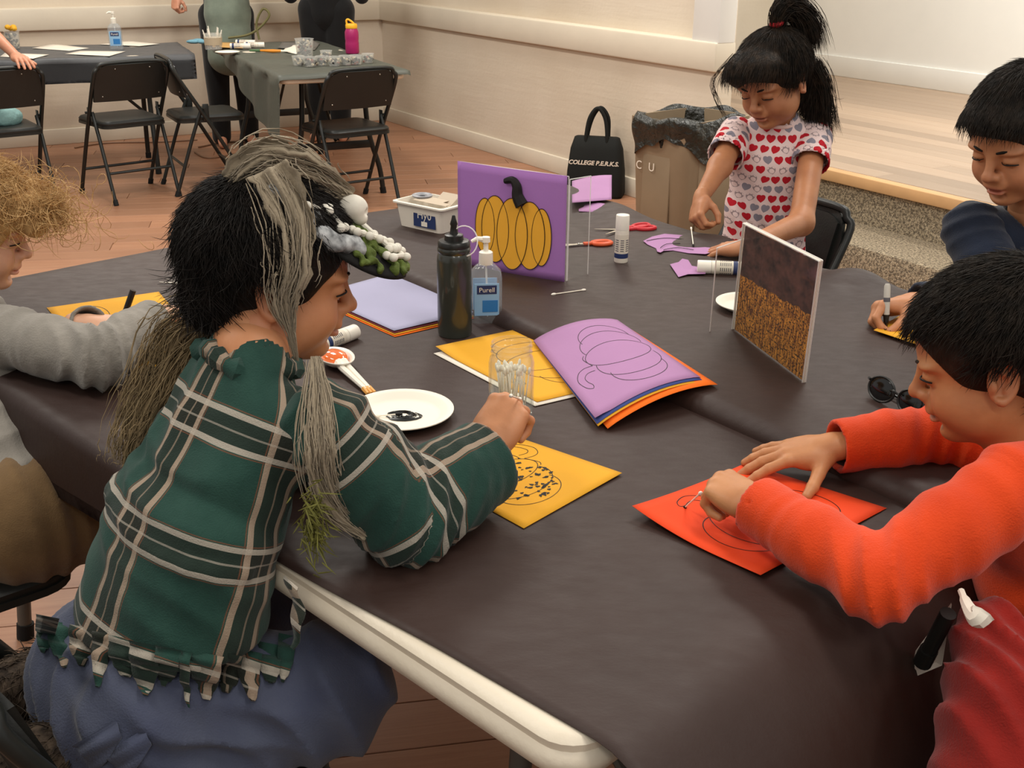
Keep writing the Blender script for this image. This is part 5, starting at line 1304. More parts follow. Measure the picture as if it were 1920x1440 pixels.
# white card with a black marker on the boy's lap side
cdp = [D(1784, 1132, 1.34), D(1766, 1246, 1.40), D(1706, 1271, 1.42), D(1717, 1222, 1.41)]; nn_ = nrm(np.cross(cdp[1] - cdp[0], cdp[2] - cdp[0])) * .0015
obj('white_card', (np.array([q + nn_ for q in cdp] + [q - nn_ for q in cdp]), [(0, 1, 2, 3), (7, 6, 5, 4), (0, 4, 5, 1), (1, 5, 6, 2), (2, 6, 7, 3), (3, 7, 4, 0)]), M_whi, label='white pointed card between the table drape and the orange-shirted boy', category='card', smooth=False)
mk = thing('marker_pen', 'black marker lying on the white pointed card', 'marker', D(1735, 1235, 1.39))
obj('barrel', tube([D(1732, 1238, 1.385), D(1778, 1150, 1.325)], .0095, 14), M_blackpl, mk, world=True); obj('cap', tube([D(1729, 1243, 1.388), D(1742, 1218, 1.371)], .011, 14), M_blackpl, mk, world=True)
loose_swab(G(1313, 925, .80), G(1284, 952, .748), 'cotton swab pinched by the boy in orange', True)

# ================================================================== BOY IN PLAID
SK2 = skin('light_tan_skin', 'C68A62', 'B0604C', 'B97C54'); HB2 = hairmat('black_hair', '120F0D', '211B17')
Hc = D(512, 518, 1.50); M4 = head_matrix(Hc, 15, 12, 0, 1.0); nb = D(470, 668, 1.47)
Rsh, Rel, Rwr = D(612, 805, 1.42), G(758, 965, .797), G(908, 868, .815)
Lsh = nb - U * .13 + N * .02 - Zv * .055; Lel = Lsh + N * .05 - Zv * .13 - U * .02; Lwr = Lel + U * .15 + N * .09 + Zv * .005
hipc = np.array([-.465, 1.275, .585]); spine = nrm(nb - hipc); lat = nrm(U - spine * (U @ spine))
p = dict(lid=.004, gap=.0022, mouth=.0012)
HV, HF, HT = head_geo(p, neck_to=tuple((np.linalg.inv(M4) @ np.append(nb, 1))[:3]))
hd = (HV @ M4[:3, :3].T + M4[:3, 3], HF, HT)
Hw = D(908, 838, 1.585); rh = hand_at(Hw, D(972, 738, 1.62) - Hw, (-.35, -.70, .55), GRIP[0], GRIP[1], GRIP[2], 1, 1.05, fore=.055)
lh = hand_at(Lwr, U * .8 + N * .5, (0, 0, 1), *GRIP, -1, .92)
knR, knL = np.array([-.245, 1.255, .55]), np.array([-.36, 1.50, .56]); ftR, ftL = np.array([-.64, 1.14, .50]), np.array([-.70, 1.26, .51])
legs = [(hipc + lat * .06, knR, .06, .05), (knR, ftR, .045, .03), (hipc - lat * .06, knL, .06, .05), (knL, ftL, .045, .03), (nb, hipc, .055, .085), (Rsh, Rel, .024, .022), (Rel, Hw, .022, .017), (Lsh, Lel, .024, .022), (Lel, Lwr, .022, .017)]
boy2 = body_obj('boy in torn green plaid shirt reaching for the swab jar', SK2, [hd, rh, lh, limb_body(legs)])
head_parts(boy2, M4, p, HB2)
f = short_hair(front=-.004, nape=-.07, thick=.016); f.ell((-.068, 0, -.02), (.042, .062, .066), k=.02)
f.displace(lambda P: .0022 * waves(5, 150)(P))
hair_obj(boy2, M4, f, p, HB2, n=9000, length=.042, crown=(-.05, 0, .115), seed=4, lift=.0005, rnd=.22)
# tartan
t = NT('green_tartan'); at = t.attr('pl'); sp_ = t.n('ShaderNodeSeparateXYZ'); t.l(at, sp_.inputs[0])
def stripes(co, period, ph):
    fr = t.math('FRACT', t.math('MULTIPLY_ADD', co, 1 / period, ph)); d = t.math('MULTIPLY', t.math('ABSOLUTE', t.math('SUBTRACT', fr, .5)), period)
    band = t.math('LESS_THAN', d, .0215); l1 = t.math('LESS_THAN', t.math('ABSOLUTE', t.math('SUBTRACT', d, .0190)), .0036); l0 = t.math('LESS_THAN', d, .0012); l2 = t.math('LESS_THAN', t.math('ABSOLUTE', t.math('SUBTRACT', d, .0245)), .0008)
    return band, t.math('MAXIMUM', l1, t.math('MULTIPLY', l0, .55)), l2
wob = t.noise(5, 2, t.coord()); wobx = t.math('MULTIPLY_ADD', wob, .012, -.006)
bx_, lx_, kx_ = stripes(t.math('ADD', sp_.outputs[0], wobx), .150, .32); by_, ly_, ky_ = stripes(t.math('ADD', sp_.outputs[1], wobx), .150, .16)
nz = t.noise(15, 4, t.coord(), .6); green = t.mix(t.ramp(nz, .3, .7), lin('1E3A33'), lin('2A483F'))
c = t.mix(t.math('MULTIPLY', bx_, .55), green, lin('241D17')); c = t.mix(t.math('MULTIPLY', by_, .55), c, lin('241D17'))
c = t.mix(t.math('MULTIPLY', t.math('MAXIMUM', kx_, ky_), .55), c, lin('7A4A34'))
c = t.mix(t.math('MULTIPLY', lx_, .75), c, lin('A8937F')); c = t.mix(t.math('MULTIPLY', ly_, .75), c, lin('B3AA9C'))
t.l(c, t.b.inputs['Base Color']); t.b.inputs['Roughness'].default_value = .88; t.b.inputs['Specular IOR Level'].default_value = .15; t.b.inputs['Sheen Weight'].default_value = .1
t.bump(t.math('ADD', t.noise(500, 2, t.coord()), t.noise(28, 4, t.coord(), .6)), .3, .004); M_tart = t.m
bk_ = nrm(np.cross(spine, lat)); bk_ = -bk_ if bk_ @ N > 0 else bk_
def pl_torso(V):
    q = V - hipc; return {'pl': np.stack([np.arctan2(q @ lat, q @ bk_ + .03) * .125, q @ spine, np.zeros(len(V))], 1)}
mid = hipc + (nb - hipc) * .52
fl = (lat, 1.38)
RID = [mid - spine * (.028 + .010 * math.sin(1.7 * q)) + lat * math.cos(q) * .140 + bk_ * math.sin(q) * .100 for q in np.linspace(.15, 2.9, 12)]
ridge = [(RID[i], RID[i + 1], .019 + .004 * math.sin(i), .019 + .004 * math.sin(i + 1), None, .004) for i in range(11)]
shirt2 = garment('shirt', boy2, M_tart, ridge + [(nb - spine * .005, nb - spine * .06, .054, .066, (lat, 1.2)), (nb - spine * .05, nb - spine * .15, .060, .084, (lat, 1.55)), (nb - spine * .15, mid, .088, .094, fl), (Rsh, nb - spine * .12, .052, .075), (Lsh, nb - spine * .12, .052, .075), (mid - spine * .015 - N * .016, hipc - spine * .02 - N * .008, .102, .118, (lat, 1.46), .003), (hipc - spine * .02 - N * .008, hipc - spine * .11, .118, .122, (lat, 1.46), .003)],
        h=.0052, wr=wrinkle(21, [(mid, .12, spine, .06, .006), (nb - spine * .1, .12, lat + spine * .4, .07, .005), (hipc, .14, lat * .5 + spine, .08, .006)], .0026, 22), cuts=[(hipc + Zv * .072, -Zv - spine * .15)], attrs=pl_torso, subs=[(Hc, nb + spine * .005, .045, .048)], label='torn green tartan flannel shirt')
def arm_attr(a, b, c_):
    d1, d2 = nrm(b - a), nrm(c_ - b)
    def fn(V):
        s1 = (V - a) @ d1; s2 = (V - b) @ d2; up = (s2 > 0) | (np.linalg.norm(V - c_, axis=1) < np.linalg.norm(V - a, axis=1))
        s = np.where(up, np.linalg.norm(b - a) + s2, s1); d = np.where(up[:, None], d2, d1); o_ = np.where(up[:, None], b, a)
        r_ = V - o_; r_ = r_ - d * (r_ * d).sum(1, keepdims=True); x_ = np.cross(d, (0, 0, 1.)); x_ /= np.linalg.norm(x_, axis=1, keepdims=True); y_ = np.cross(x_, d)
        an = np.arctan2((r_ * x_).sum(1), (r_ * y_).sum(1)); return {'pl': np.stack([an * .058 + .02, s + .02, 0 * s], 1)}
    return fn
sleeve('sleeve', boy2, M_tart, Rsh, Rel, Rwr, (.064, .066, .064, .060, .058), 22, .009, cuff=.005, attrs=arm_attr(Rsh, Rel, Rwr), h=.0048)
sleeve('sleeve', boy2, M_tart, Lsh, Lel, Lwr, (.056, .054, .050, .046, .042), 23, .007, attrs=arm_attr(Lsh, Lel, Lwr), h=.006)
# collar: rumpled band
cl = [nb - Zv * .004 + (U * math.cos(a) + N * math.sin(a)) * (.056 + .004 * math.sin(5 * a)) + Zv * (.006 * math.sin(3 * a) - .018 * math.sin(a)) for a in np.linspace(0, 2 * math.pi, 40, endpoint=False)]
g = tube(cl, [.013 + .004 * math.sin(4 * i) for i in range(40)], 8, closed=True); obj('collar', g, M_tart, boy2, world=True, attrs=pl_torso(np.asarray(g[0])))
from mathutils.bvhtree import BVHTree
def bvh(*os):
    V, F = [], []
    for o in os:
        b = len(V); V += [tuple(o.matrix_world @ v.co) for v in o.data.vertices]; F += [tuple(i + b for i in p.vertices) for p in o.data.polygons]
    return BVHTree.FromPolygons(V, F)
def rest(tree, u, v, off=.006, fall=1.35):
    d = nrm(ray(u, v)); h = tree.ray_cast(Vector(tuple(CAM)), Vector(tuple(d)))
    return (np.array(h[0]) - d * off) if h[0] is not None else D(u, v, fall)
# tatters on the hem and loose strips
def strip(name, pts, w, side, seedk):
    P = spline(pts, 6); n = len(P); V = []; w = np.interp(np.linspace(0, 1, n), [0, .5, 1], [w, w * .85, w * .15]); side = nrm(side)
    for i in range(n):
        for e in (-1, 1): V.append(P[i] + side * e * w[i] + nrm(np.cross(side, P[min(i + 1, n - 1)] - P[max(i - 1, 0)])) * (.003 * math.sin(i * 1.1 + seedk)))
    V = np.array(V); V = np.concatenate([V, V + np.array([0, 0, -.0012]) + nrm(np.cross(side, P[-1] - P[0])) * .0012]); F = []; m = 2 * n
    for i in range(n - 1):
        a = 2 * i; F += [(a, a + 1, a + 3, a + 2), (m + a + 2, m + a + 3, m + a + 1, m + a), (a, a + 2, m + a + 2, m + a), (a + 1, m + a + 1, m + a + 3, a + 3)]
    return obj(name, (V, F), M_tart, boy2, world=True, attrs=pl_torso(V), smooth=True)
M_den = cloth('grey_blue_trousers', '4C5162', '40455A', .85); M_den_d = M_den
trou2 = garment('trousers', boy2, M_den, [(hipc - spine * .05 + lat * .05, knR, .112, .085), (knR, knR * .45 + ftR * .55 - Zv * .01, .080, .062), (hipc - spine * .05 - lat * .06, knL, .108, .080), (knL, knL * .4 + ftL * .6, .078, .06), (hipc - spine * .03 - lat * .05 - N * .03, hipc - spine * .03 + lat * .05 - N * .03, .115, .115)], h=.006, k=.03,
        wr=wrinkle(24, [(knR, .14, (1, .2, .4), .055, .009), (hipc - N * .1 - Zv * .05, .16, lat + Zv * .6, .07, .008), (hipc + lat * .1 - Zv * .06, .12, (.6, .2, 1), .05, .008)], .004, 22), label='grey-blue torn trousers')
tr2 = bvh(trou2, shirt2)
def tat_at(u, v, off): return rest(tr2, u, v, off, 1.33)
for i, (u, v, L_, w_) in enumerate([(85, 1196, 26, .014), (112, 1205, 40, .018), (150, 1216, 30, .016), (188, 1226, 62, .012), (228, 1236, 34, .018), (270, 1246, 58, .020), (312, 1254, 30, .016), (345, 1262, 64, .007), (385, 1266, 44, .020), (428, 1268, 30, .016), (466, 1262, 52, .016), (505, 1250, 30, .016), (536, 1232, 44, .012)]):
    dx = (-6, 8, 2)[i % 3]
    strip('shirt_tatter', [tat_at(u + 3, v - 40, .004), tat_at(u, v - 8, .007), tat_at(u + dx * .5, v + L_ * .5, .007), tat_at(u + dx, v + L_, .010)], w_, D(u + 10, v + 2, 1.3) - D(u, v, 1.3), i)
strip('shirt_tatter', [D(545, 1090, 1.33), D(558, 1150, 1.31), D(548, 1215, 1.31)], .016, U, 3)
for i, (u, v) in enumerate([(175, 1395), (230, 1410)]):
    V_ = [tat_at(u, v - 20, .004), tat_at(u + 18, v + 8, .008), tat_at(u + 5, v + 50, .012)]; P = strip('trouser_tatter', V_, .03, D(u + 20, v - 12, 1.2) - D(u, v, 1.2), i); P.data.materials[0] = M_den
# furry boots
M_fur = hairmat('brown_fur', '2B231D', '57493C', .8)
fs = []
for ft, kn in ((ftR, knR), (ftL, knL)):
    d = nrm(ft - kn); a0 = kn * .25 + ft * .75; f = Field(np.minimum(a0, ft + d * .1) - .1, np.maximum(a0, ft + d * .1) + .1, .006)
    f.cone(a0, ft + d * .03, .058, .055, k=.01); f.cone(ft + d * .03, ft + d * .06 - Zv * .02 , .05, .042, k=.01); V, F = f.mesh(); nr = vnorm(V, F); rg = np.random.default_rng(5); I = rg.choice(len(V), 2200)
    st0 = V[I]; dirs = nr[I] * .6 + d * .5 + rg.normal(size=(len(I), 3)) * .3 - np.array([0, 0, .35]); A = np.stack([st0 + dirs * .010 * j - np.array([0, 0, .0012]) * j * j for j in range(4)], 1); fs += [(V, F), strand_tubes(A, .0009)]
obj('fur_boots', cat_np(fs), M_fur, boy2, world=True, smooth=True, label='shaggy brown fur boot covers')
# moss tuft on the shirt front
rg = np.random.default_rng(9); c0 = D(585, 980, 1.36); A = []
for i in range(200):
    s_ = c0 + rg.normal(size=3) * (.007, .007, .022); dd = rg.normal(size=3) * .5 + np.array([.3, -.2, -.6]); A.append(np.stack([s_ + dd * .006 * j for j in range(4)]))
obj('moss_tuft', strand_tubes(np.array(A), .0011), mat('olive_moss', '626029', .8, var=.3, varscale=60), boy2, world=True, label='olive moss tuft on the shirt front')
loose_swab(G(975, 748, .872), G(958, 742, .945), 'cotton swab held by the boy in plaid')

# ---- costume visor of the plaid boy
hat = thing('costume_visor', 'pirate costume visor with bones, moss and torn gauze on the plaid boy', 'hat', Hc)
M_gz = cloth('grey_brown_gauze', 'A1937D', '8A7D69', .95, 260); M_bone = mat('bone_white', 'D8D2C4', .6, var=.1, varscale=40); M_moss = mat('green_moss', '55632A', .85, var=.35, varscale=55, bump=(120, .8, .006)); M_hatk = mat('black_felt', '161514', .9, bump=(200, .3, .003))
def hl(q): return (M4[:3, :3] @ np.asarray(q, float).T).T + M4[:3, 3]
def brim(a, b):
    x = -.045 + .215 * a; w = .074 * math.sqrt(max(0.02, 1 - max(0, (a - .55) / .47) ** 2)) * (1 if a > .2 else .75 + 1.25 * a); y = (b - .5) * 2 * w
    return hl((x, y, .138 - .10 * a ** 1.25 - 5.5 * y * y))
_dn = tuple(hl((0, 0, -.006)) - hl((0, 0, 0)))
brm = obj('brim', grid(brim, 30, 16, _dn), M_hatk, hat, world=True, smooth=True)
f = Field((-.07, -.09, .02), (.18, .09, .18), .0028)
rg = np.random.default_rng(12)
for i in range(110):
    a = rg.uniform(.60, .99); b = rg.uniform(.02, .98); q = np.linalg.inv(M4) @ np.append(brim(a, b), 1); f.ell(q[:3] + (0, 0, .003), rg.uniform(.004, .008, 3), k=.003)
f.displace(lambda P: .0035 * waves(15, 420)(P)); V, F = f.mesh(); obj('moss', xf((V, F), M4), M_moss, hat, world=True, smooth=True, label='green moss along the front edge')
M_mot = mat('grey_black_marbled', '3A3B3E', .6, col2='C9CBCB', varscale=70)
f = Field((-.07, -.1, .02), (.18, .1, .18), .003)
for sd_ in (0, 1):
  f = Field((-.07, -.1, .02), (.18, .1, .18), .003)
  for i in range(20):
    a = .12 + .54 * i / 19; b = rg.uniform(0, .16) if sd_ == 0 else rg.uniform(.84, 1.0); q = np.linalg.inv(M4) @ np.append(brim(a, b), 1); f.ell(q[:3] + (0, 0, .004), rg.uniform(.008, .012, 3), k=.006)
  V, F = f.mesh(); obj('side_band', xf((V, F), M4), M_mot, hat, world=True, smooth=True, label='black and silver marbled edge band')
# skull and bones
sk = Field((-.05, -.05, -.04), (.05, .05, .05), .0018)
sk.ell((0, 0, .004), (.020, .017, .017)); sk.ell((.010, 0, -.008), (.012, .012, .010), k=.006)
for s in (-1, 1): sk.ell((.019, s * .007, .002), (.006, .005, .005), k=.002, mode='sub')
sk.ell((.022, 0, -.005), (.005, .0025, .004), k=.002, mode='sub')
for q in range(-2, 3): sk.cone((.021, q * .0035, -.013), (.021, q * .0035, -.020), .0008, .0008, k=.001, mode='sub')
V, F = sk.mesh(); q = np.linalg.inv(M4) @ np.append(brim(.62, .5), 1); obj('skull', xf((V + q[:3] + (0, 0, .020), F), M4), M_bone, hat, world=True, smooth=True, label='small white skull ornament')
def bone(a0, b0, a1, b1, k):
    P0, P1 = [np.linalg.inv(M4) @ np.append(brim(*q), 1) for q in ((a0, b0), (a1, b1))]; P0, P1 = P0[:3] + (0, 0, .014), P1[:3] + (0, 0, .014); d = nrm(P1 - P0); x = nrm(np.cross(d, (0, 0, 1)))
    g = cat(tube([P0, P0 * .5 + P1 * .5, P1], [.0045, .0035, .0045], 8), *[ellg(e + x * s * .005, (.0062, .0062, .0058), 10, 8) for e in (P0, P1) for s in (-1, 1)]); obj('bone', xf(g, M4), M_bone, hat, world=True)
bone(.62, .20, .78, .34, 6); bone(.30, .12, .44, .22, 7); bone(.86, .12, .97, .34, 8); bone(.70, .25, .88, .70, 0); bone(.70, .72, .88, .30, 1); bone(.90, .40, .96, .75, 2); bone(.40, .62, .56, .80, 3); bone(.44, .25, .54, .14, 4); bone(.80, .86, .93, .62, 5)
def gauze(name, pts, w, n, r, seed, spread=1.0, label=None, cap=None, tail=.0, m=None):
    """frayed cloth: a tattered ribbon core plus loose threads along a spline (world points)"""
    rg = np.random.default_rng(seed); P = spline(pts, 8); k = len(P); W = np.interp(np.linspace(0, 1, k), np.linspace(0, 1, len(w)), w); gs = []
    Tn = np.gradient(P, axis=0); Tn /= np.linalg.norm(Tn, axis=1, keepdims=True); vd = nrm(CAM - P.mean(0)); S = np.cross(Tn, vd); S /= np.linalg.norm(S, axis=1, keepdims=True)
    for q in range(n):
        a, b = sorted(rg.uniform(0, 1, 2)); b = min(1, max(b, a + .15)); I = np.linspace(a * (k - 1), b * (k - 1), 9).astype(int); o1, o2 = rg.normal() * .5, rg.normal() * .35; dr = rg.normal(size=2) * .25
        A = np.array([P[i] + S[i] * W[i] * spread * (o1 + dr[0] * j / 8 + .10 * math.sin(j + q)) + vd * W[i] * .5 * (o2 + dr[1] * j / 8) for j, i in enumerate(I)]); gs.append(A)
    g = strand_tubes(np.array(gs), r)
    def rib(a, b):
        i = min(k - 1, int(round(a * (k - 1)))); e = (b - .5) * 2; fr = 1 + .10 * math.sin(i * .9 + e * 2) + .07 * math.sin(i * 2.3); return P[i] + S[i] * W[i] * (.95 if m is None else .5) * e * fr + vd * W[i] * (.28 * math.cos(e * 7 + i * .25) + .15 * math.cos(e * 13 + i * .1))
    rb = grid(rib, k - 1, 16, tuple(-vd * .0012)); rb = (np.asarray(rb[0]), np.array(rb[1]))
    return obj(name, cat_np([rb, g]), m or M_gz, hat, world=True, smooth=True, label=label)
gauze('gauze', [hl((-.07, -.02, .115)), hl((-.035, -.02, .150)), hl((.01, -.012, .150)), hl((.045, -.006, .138)), hl((.085, .004, .120))], [.020, .030, .026, .020, .010], 170, .0009, 31, 1.0, 'torn grey-brown gauze over the crown')
gauze('gauze', [hl((-.03, -.045, .148)), hl((.0, -.080, .105)), hl((.012, -.100, .045)), hl((.008, -.098, .0)), hl((.022, -.092, -.045)), hl((.040, -.085, -.095))], [.028, .028, .024, .018, .005, .002], 170, .0009, 32, 1.0, 'gauze strip hanging past the ear')
trs = bvh(*[o for o in boy2.children if o.name.split('.')[0] in ('sleeve', 'shirt')])
gauze('gauze', [D(592, 668, 1.40), D(594, 705, 1.375)] + [rest(trs, u_, v_, .012, 1.36) for u_, v_ in ((598, 770), (600, 840), (610, 905), (636, 960))] + [D(690, 1006, 1.42)], [.006, .009, .016, .018, .018, .014, .006], 260, .0009, 33, 1.1, 'gauze strip trailing over the right shoulder')
gauze('gauze', [D(395, 610, 1.50), D(345, 650, 1.52), D(300, 730, 1.52), D(262, 810, 1.52), D(240, 880, 1.52)], [.030, .036, .030, .026, .018], 900, .0008, 34, 1.3, 'frayed gauze hanging behind the left shoulder', m=mat('brown_frayed_fibre', '8A7657', .85, var=.25, varscale=40))

# ================================================================== BOY IN GREY
SK3 = skin('fair_skin', 'D9A98C', 'C27A6C', 'CE9C7F'); HBL = hairmat('blond_hair', 'A87E4C', 'D3AE78', .5)
Hc = D(-58, 430, 2.20); M4 = head_matrix(Hc, 14, 16, 0, 1.02); nb = Hc + np.array([-.05, -.02, -.15])
Rsh, Rel, Rwr = D(15, 630, 2.06), G(185, 672, .80), G(292, 596, .815); Lsh = nb + np.array([-.03, .14, -.05]); Lel = Lsh + np.array([.1, .08, -.15]); Lwr = G(165, 608, .775)
hipc = np.array([-.875, 1.79, .53])
p = dict(lid=.004, gap=.002, mouth=.001)
HV, HF, HT = head_geo(p, neck_to=tuple((np.linalg.inv(M4) @ np.append(nb, 1))[:3])); hd = (HV @ M4[:3, :3].T + M4[:3, 3], HF, HT)
rh = hand_at(Rwr, G(322, 570, .80) - Rwr, (-.1, -.3, 1), *PINCH, 1, .95); lh = hand_at(Lwr, (.9, .1, -.1), (0, -.3, 1), *GRIP, -1, .92)
kn = [hipc + np.array([.24, .10, .02]), hipc + np.array([.16, .24, .02])]; ft = [k_ + np.array([-.06, .0, -.42]) for k_ in kn]
boy3 = body_obj('blond boy in grey sweater at the left edge', SK3, [hd, rh, lh, limb_body([(hipc, kn[0], .06, .05), (kn[0], ft[0], .045, .032), (hipc, kn[1], .06, .05), (kn[1], ft[1], .045, .032), (nb, hipc, .05, .08), (Rsh, Rel, .028, .025), (Rel, Rwr, .025, .019), (Lsh, Lel, .028, .025), (Lel, Lwr, .025, .019)])])
head_parts(boy3, M4, p, HBL)
f = short_hair(thick=.022, front=.012); f.ell((.085, 0, .075), (.055, .075, .040), k=.03); f.ell((.112, 0, .045), (.028, .07, .032), k=.02); f.displace(lambda P: .004 * waves(8, 90)(P))
rg = np.random.default_rng(3); A = []
for i in range(700):
    th = rg.uniform(0, 6.28); q = np.array([.06 + rg.normal() * .06, rg.normal() * .055, .085 + rg.normal() * .025]); R_ = rg.uniform(.014, .028); ax1, ax2 = rg.normal(size=3), rg.normal(size=3); ax1 /= np.linalg.norm(ax1); ax2 -= ax1 * (ax1 @ ax2); ax2 /= np.linalg.norm(ax2)
    A.append(np.stack([q + R_ * (ax1 * math.cos(j * .55) + ax2 * math.sin(j * .55)) + np.array([.004, 0, -.004]) * j for j in range(9)]))
hair_obj(boy3, M4, f, p, HBL, n=7000, length=.06, crown=(-.06, 0, .11), lift=.0012, rnd=.45, seed=8, r=.0006, extra=strand_tubes(np.array(A), .0007))
M_gs = cloth('heather_grey_knit', '8F8980', '77726A', .95, 300); lat = nrm(Rsh - Lsh)
spn_ = nrm(nb - hipc)
garment('sweater', boy3, M_gs, [(nb - spn_ * .04, nb - spn_ * .14, .052, .085, (lat, 1.4)), (nb - spn_ * .14, (nb + hipc) / 2, .092, .098, (lat, 1.3)), ((nb + hipc) / 2, hipc + spn_ * .02, .100, .118, (lat, 1.25)), (Rsh, nb - spn_ * .12, .055, .08), (Lsh, nb - spn_ * .12, .05, .08)], wr=wrinkle(41, [(hipc, .15, spn_ + lat * .4, .06, .009), ((nb + hipc) / 2, .12, spn_, .09, .005)], .003, 22), subs=[(Hc, nb - spn_ * .03, .05, .055)], label='heather grey sweater')
sleeve('sleeve', boy3, M_gs, Rsh, Rel, Rwr, (.058, .056, .052, .044, .038), 42, .008, cuff=-.005)
sleeve('sleeve', boy3, M_gs, Lsh, Lel, Lwr, (.055, .05, .046, .042, .036), 43, .006)
garment('trousers', boy3, cloth('tan_corduroy', '7A6040', '654E33', .9), [(hipc - (0, 0, .03), kn[0], .115, .085), (kn[0], ft[0], .078, .06), (hipc - (0, 0, .03), kn[1], .11, .08), (kn[1], ft[1], .075, .06), (hipc + lat * .05, hipc - lat * .05, .118, .118)], h=.008, k=.03, wr=wrinkle(44, [(hipc + np.array([.06, 0, 0]), .14, (1, .3, 0), .05, .008)], .003, 20), label='tan trousers')
mk = thing('marker_pen', 'black marker held by the boy in grey', 'marker', Lwr); obj('barrel', tube([Lwr + (.06, .02, .0), Lwr + (.085, .03, .06)], .006, 10), M_blackpl, mk, world=True); obj('cap', tube([Lwr + (.05, .016, -.022), Lwr + (.062, .02, .004)], .0065, 10), M_blackpl, mk, world=True)

# ================================================================== GIRL
SK4 = skin('brown_tan_skin', 'B97F58', 'A55E4E', 'A86F4C'); HB4 = hairmat('dark_brown_hair', '17130F', '33271D')
Hc = D(1450, 150, 3.0); M4 = head_matrix(Hc, 226, 26, 4, 1.0); nb = np.array([Hc[0] + .03, Hc[1] + .05, Hc[2] - .108])
Rsh, Rel = np.array([nb[0] - .105, nb[1] + .01, nb[2] - .045]), D(1350, 312, 3.02); Rwr = D(1314, 372, 2.93)
Lsh, Lel = np.array([nb[0] + .105, nb[1] - .01, nb[2] - .045]), D(1502, 418, 2.93); Lwr = G2(1400, 462, .80)
hipc = np.array([nb[0] + .0, nb[1] + .03, .62])
p = dict(lid=.0068, gap=.0012, mouth=.0008, jaw=.94)
HV, HF, HT = head_geo(p, neck_to=tuple((np.linalg.inv(M4) @ np.append(nb, 1))[:3])); hd = (HV @ M4[:3, :3].T + M4[:3, 3], HF, HT)
rh = hand_at(Rwr, (Rwr - Rel) * .6 + np.array([-.01, -.06, -.09]), (-.85, -.45, .1), *PINCH, 1, .90, fore=.015); lh = hand_at(Lwr, G2(1312, 470, .768) - Lwr, (.0, -.15, 1), [(12, 12, 8)] * 4, (8, 2, -5, -12), FLAT[2], -1, .92)
boy4 = body_obj('girl with ponytail in heart print shirt painting a purple cut-out', SK4, [hd, rh, lh, limb_body([(Rsh, Rel, .034, .030), (Rel, Rwr, .030, .019), (Lsh, Lel, .034, .031), (Lel, Lwr, .031, .020)], .005), limb_body([(nb, hipc, .05, .09), (hipc - (.05, 0, 0), hipc + (-.05, 0, -.55), .06, .035), (hipc + (.05, 0, 0), hipc + (.05, 0, -.55), .06, .035)])])
head_parts(boy4, M4, p, HB4)
f = Field((-.16, -.12, -.17), (.15, .12, .16), .0035)
f.ell(CR_C + (0, 0, .006), CR_R + .012, k=.005); f.ell((.060, .0, .078), (.045, .074, .032), k=.03); f.ell((.072, -.05, .058), (.030, .034, .030), k=.03)
f.ell((.118, .012, -.030), (.080, .094, .080), k=.010, mode='sub'); f.ell((.03, 0, -.11), (.085, .14, .080), k=.012, mode='sub')
for s in (-1, 1): f.ell((-.004, s * .092, -.008), (.024, .02, .032), k=.008, mode='sub')
f.ell((-.085, .045, -.04), (.035, .035, .08), k=.02); f.ell((-.09, .055, -.105), (.026, .028, .05), k=.02)
f.displace(lambda P: .002 * waves(6, 120)(P))
tie = np.array((-.055, .01, .128)); A = []; rg = np.random.default_rng(14)
for i in range(1500):
    j0 = rg.normal(size=3) * .008; s1 = rg.normal(size=3) * .35; ln = rg.uniform(.7, 1.2)
    pts = np.array([(0, 0, -.004), (-.008, .004, .026), (-.034, .014, .036), (-.062, .028, .006), (-.074, .036, -.045), (-.066, .04, -.09)]) * ln
    A.append(spline(tie + j0 + pts + s1 * np.linspace(0, .04, 6)[:, None], 2)[:11])
A2 = []
for i in range(900):
    q = np.array([-.085 + rg.normal() * .014, .052 + rg.normal() * .014, .0]); L_ = rg.uniform(.8, 1.1); s1 = rg.normal(size=3) * .3
    A2.append(spline(np.array([q + np.array(v_) * L_ + s1 * k_ * .012 for k_, v_ in enumerate([(0, 0, 0), (-.008, .008, -.05), (-.004, .012, -.10), (.010, .014, -.15), (.018, .016, -.19)])]), 2)[:9])
A3 = [spline(np.array([(.06, -.03 - .03 * rg.random(), .11), (.10, -.085 - .03 * rg.random(), .06), (.105, -.10 - .02 * rg.random(), .0), (.105 + .02 * rg.random(), -.09, -.05)]), 3)[:10] for _ in range(14)]
hair_obj(boy4, M4, f, p, HB4, n=9000, length=.052, flow=lambda q: (q - tie) / (np.linalg.norm(q - tie, axis=1, keepdims=True) + 1e-6), lift=.0004, rnd=.10, seed=9, roots=lambda q: ~((q[:, 0] > .04) & (q[:, 2] < .078)) & ~((np.abs(q[:, 1]) > .05) & (q[:, 2] < .02) & (q[:, 0] > -.05)), extra=cat_np([strand_tubes(np.array(A), .0008), strand_tubes(np.array(A2), .0008), strand_tubes(np.array(A3), .0007)]), label='dark brown hair tied in a high ponytail')
tm = frame(M4[:3, :3] @ np.array((-.15, .05, 1.)), (1, 0, 0), hl(tie)) if False else None
g = xf(tube([tie + (0 + .0115 * math.cos(a), .0115 * math.sin(a), .006) for a in np.linspace(0, 6.28, 18, endpoint=False)], .0085, 8, closed=True), M4); obj('hair_tie', g, mat('red_elastic', 'C5262E', .6), boy4, world=True, label='red hair tie')
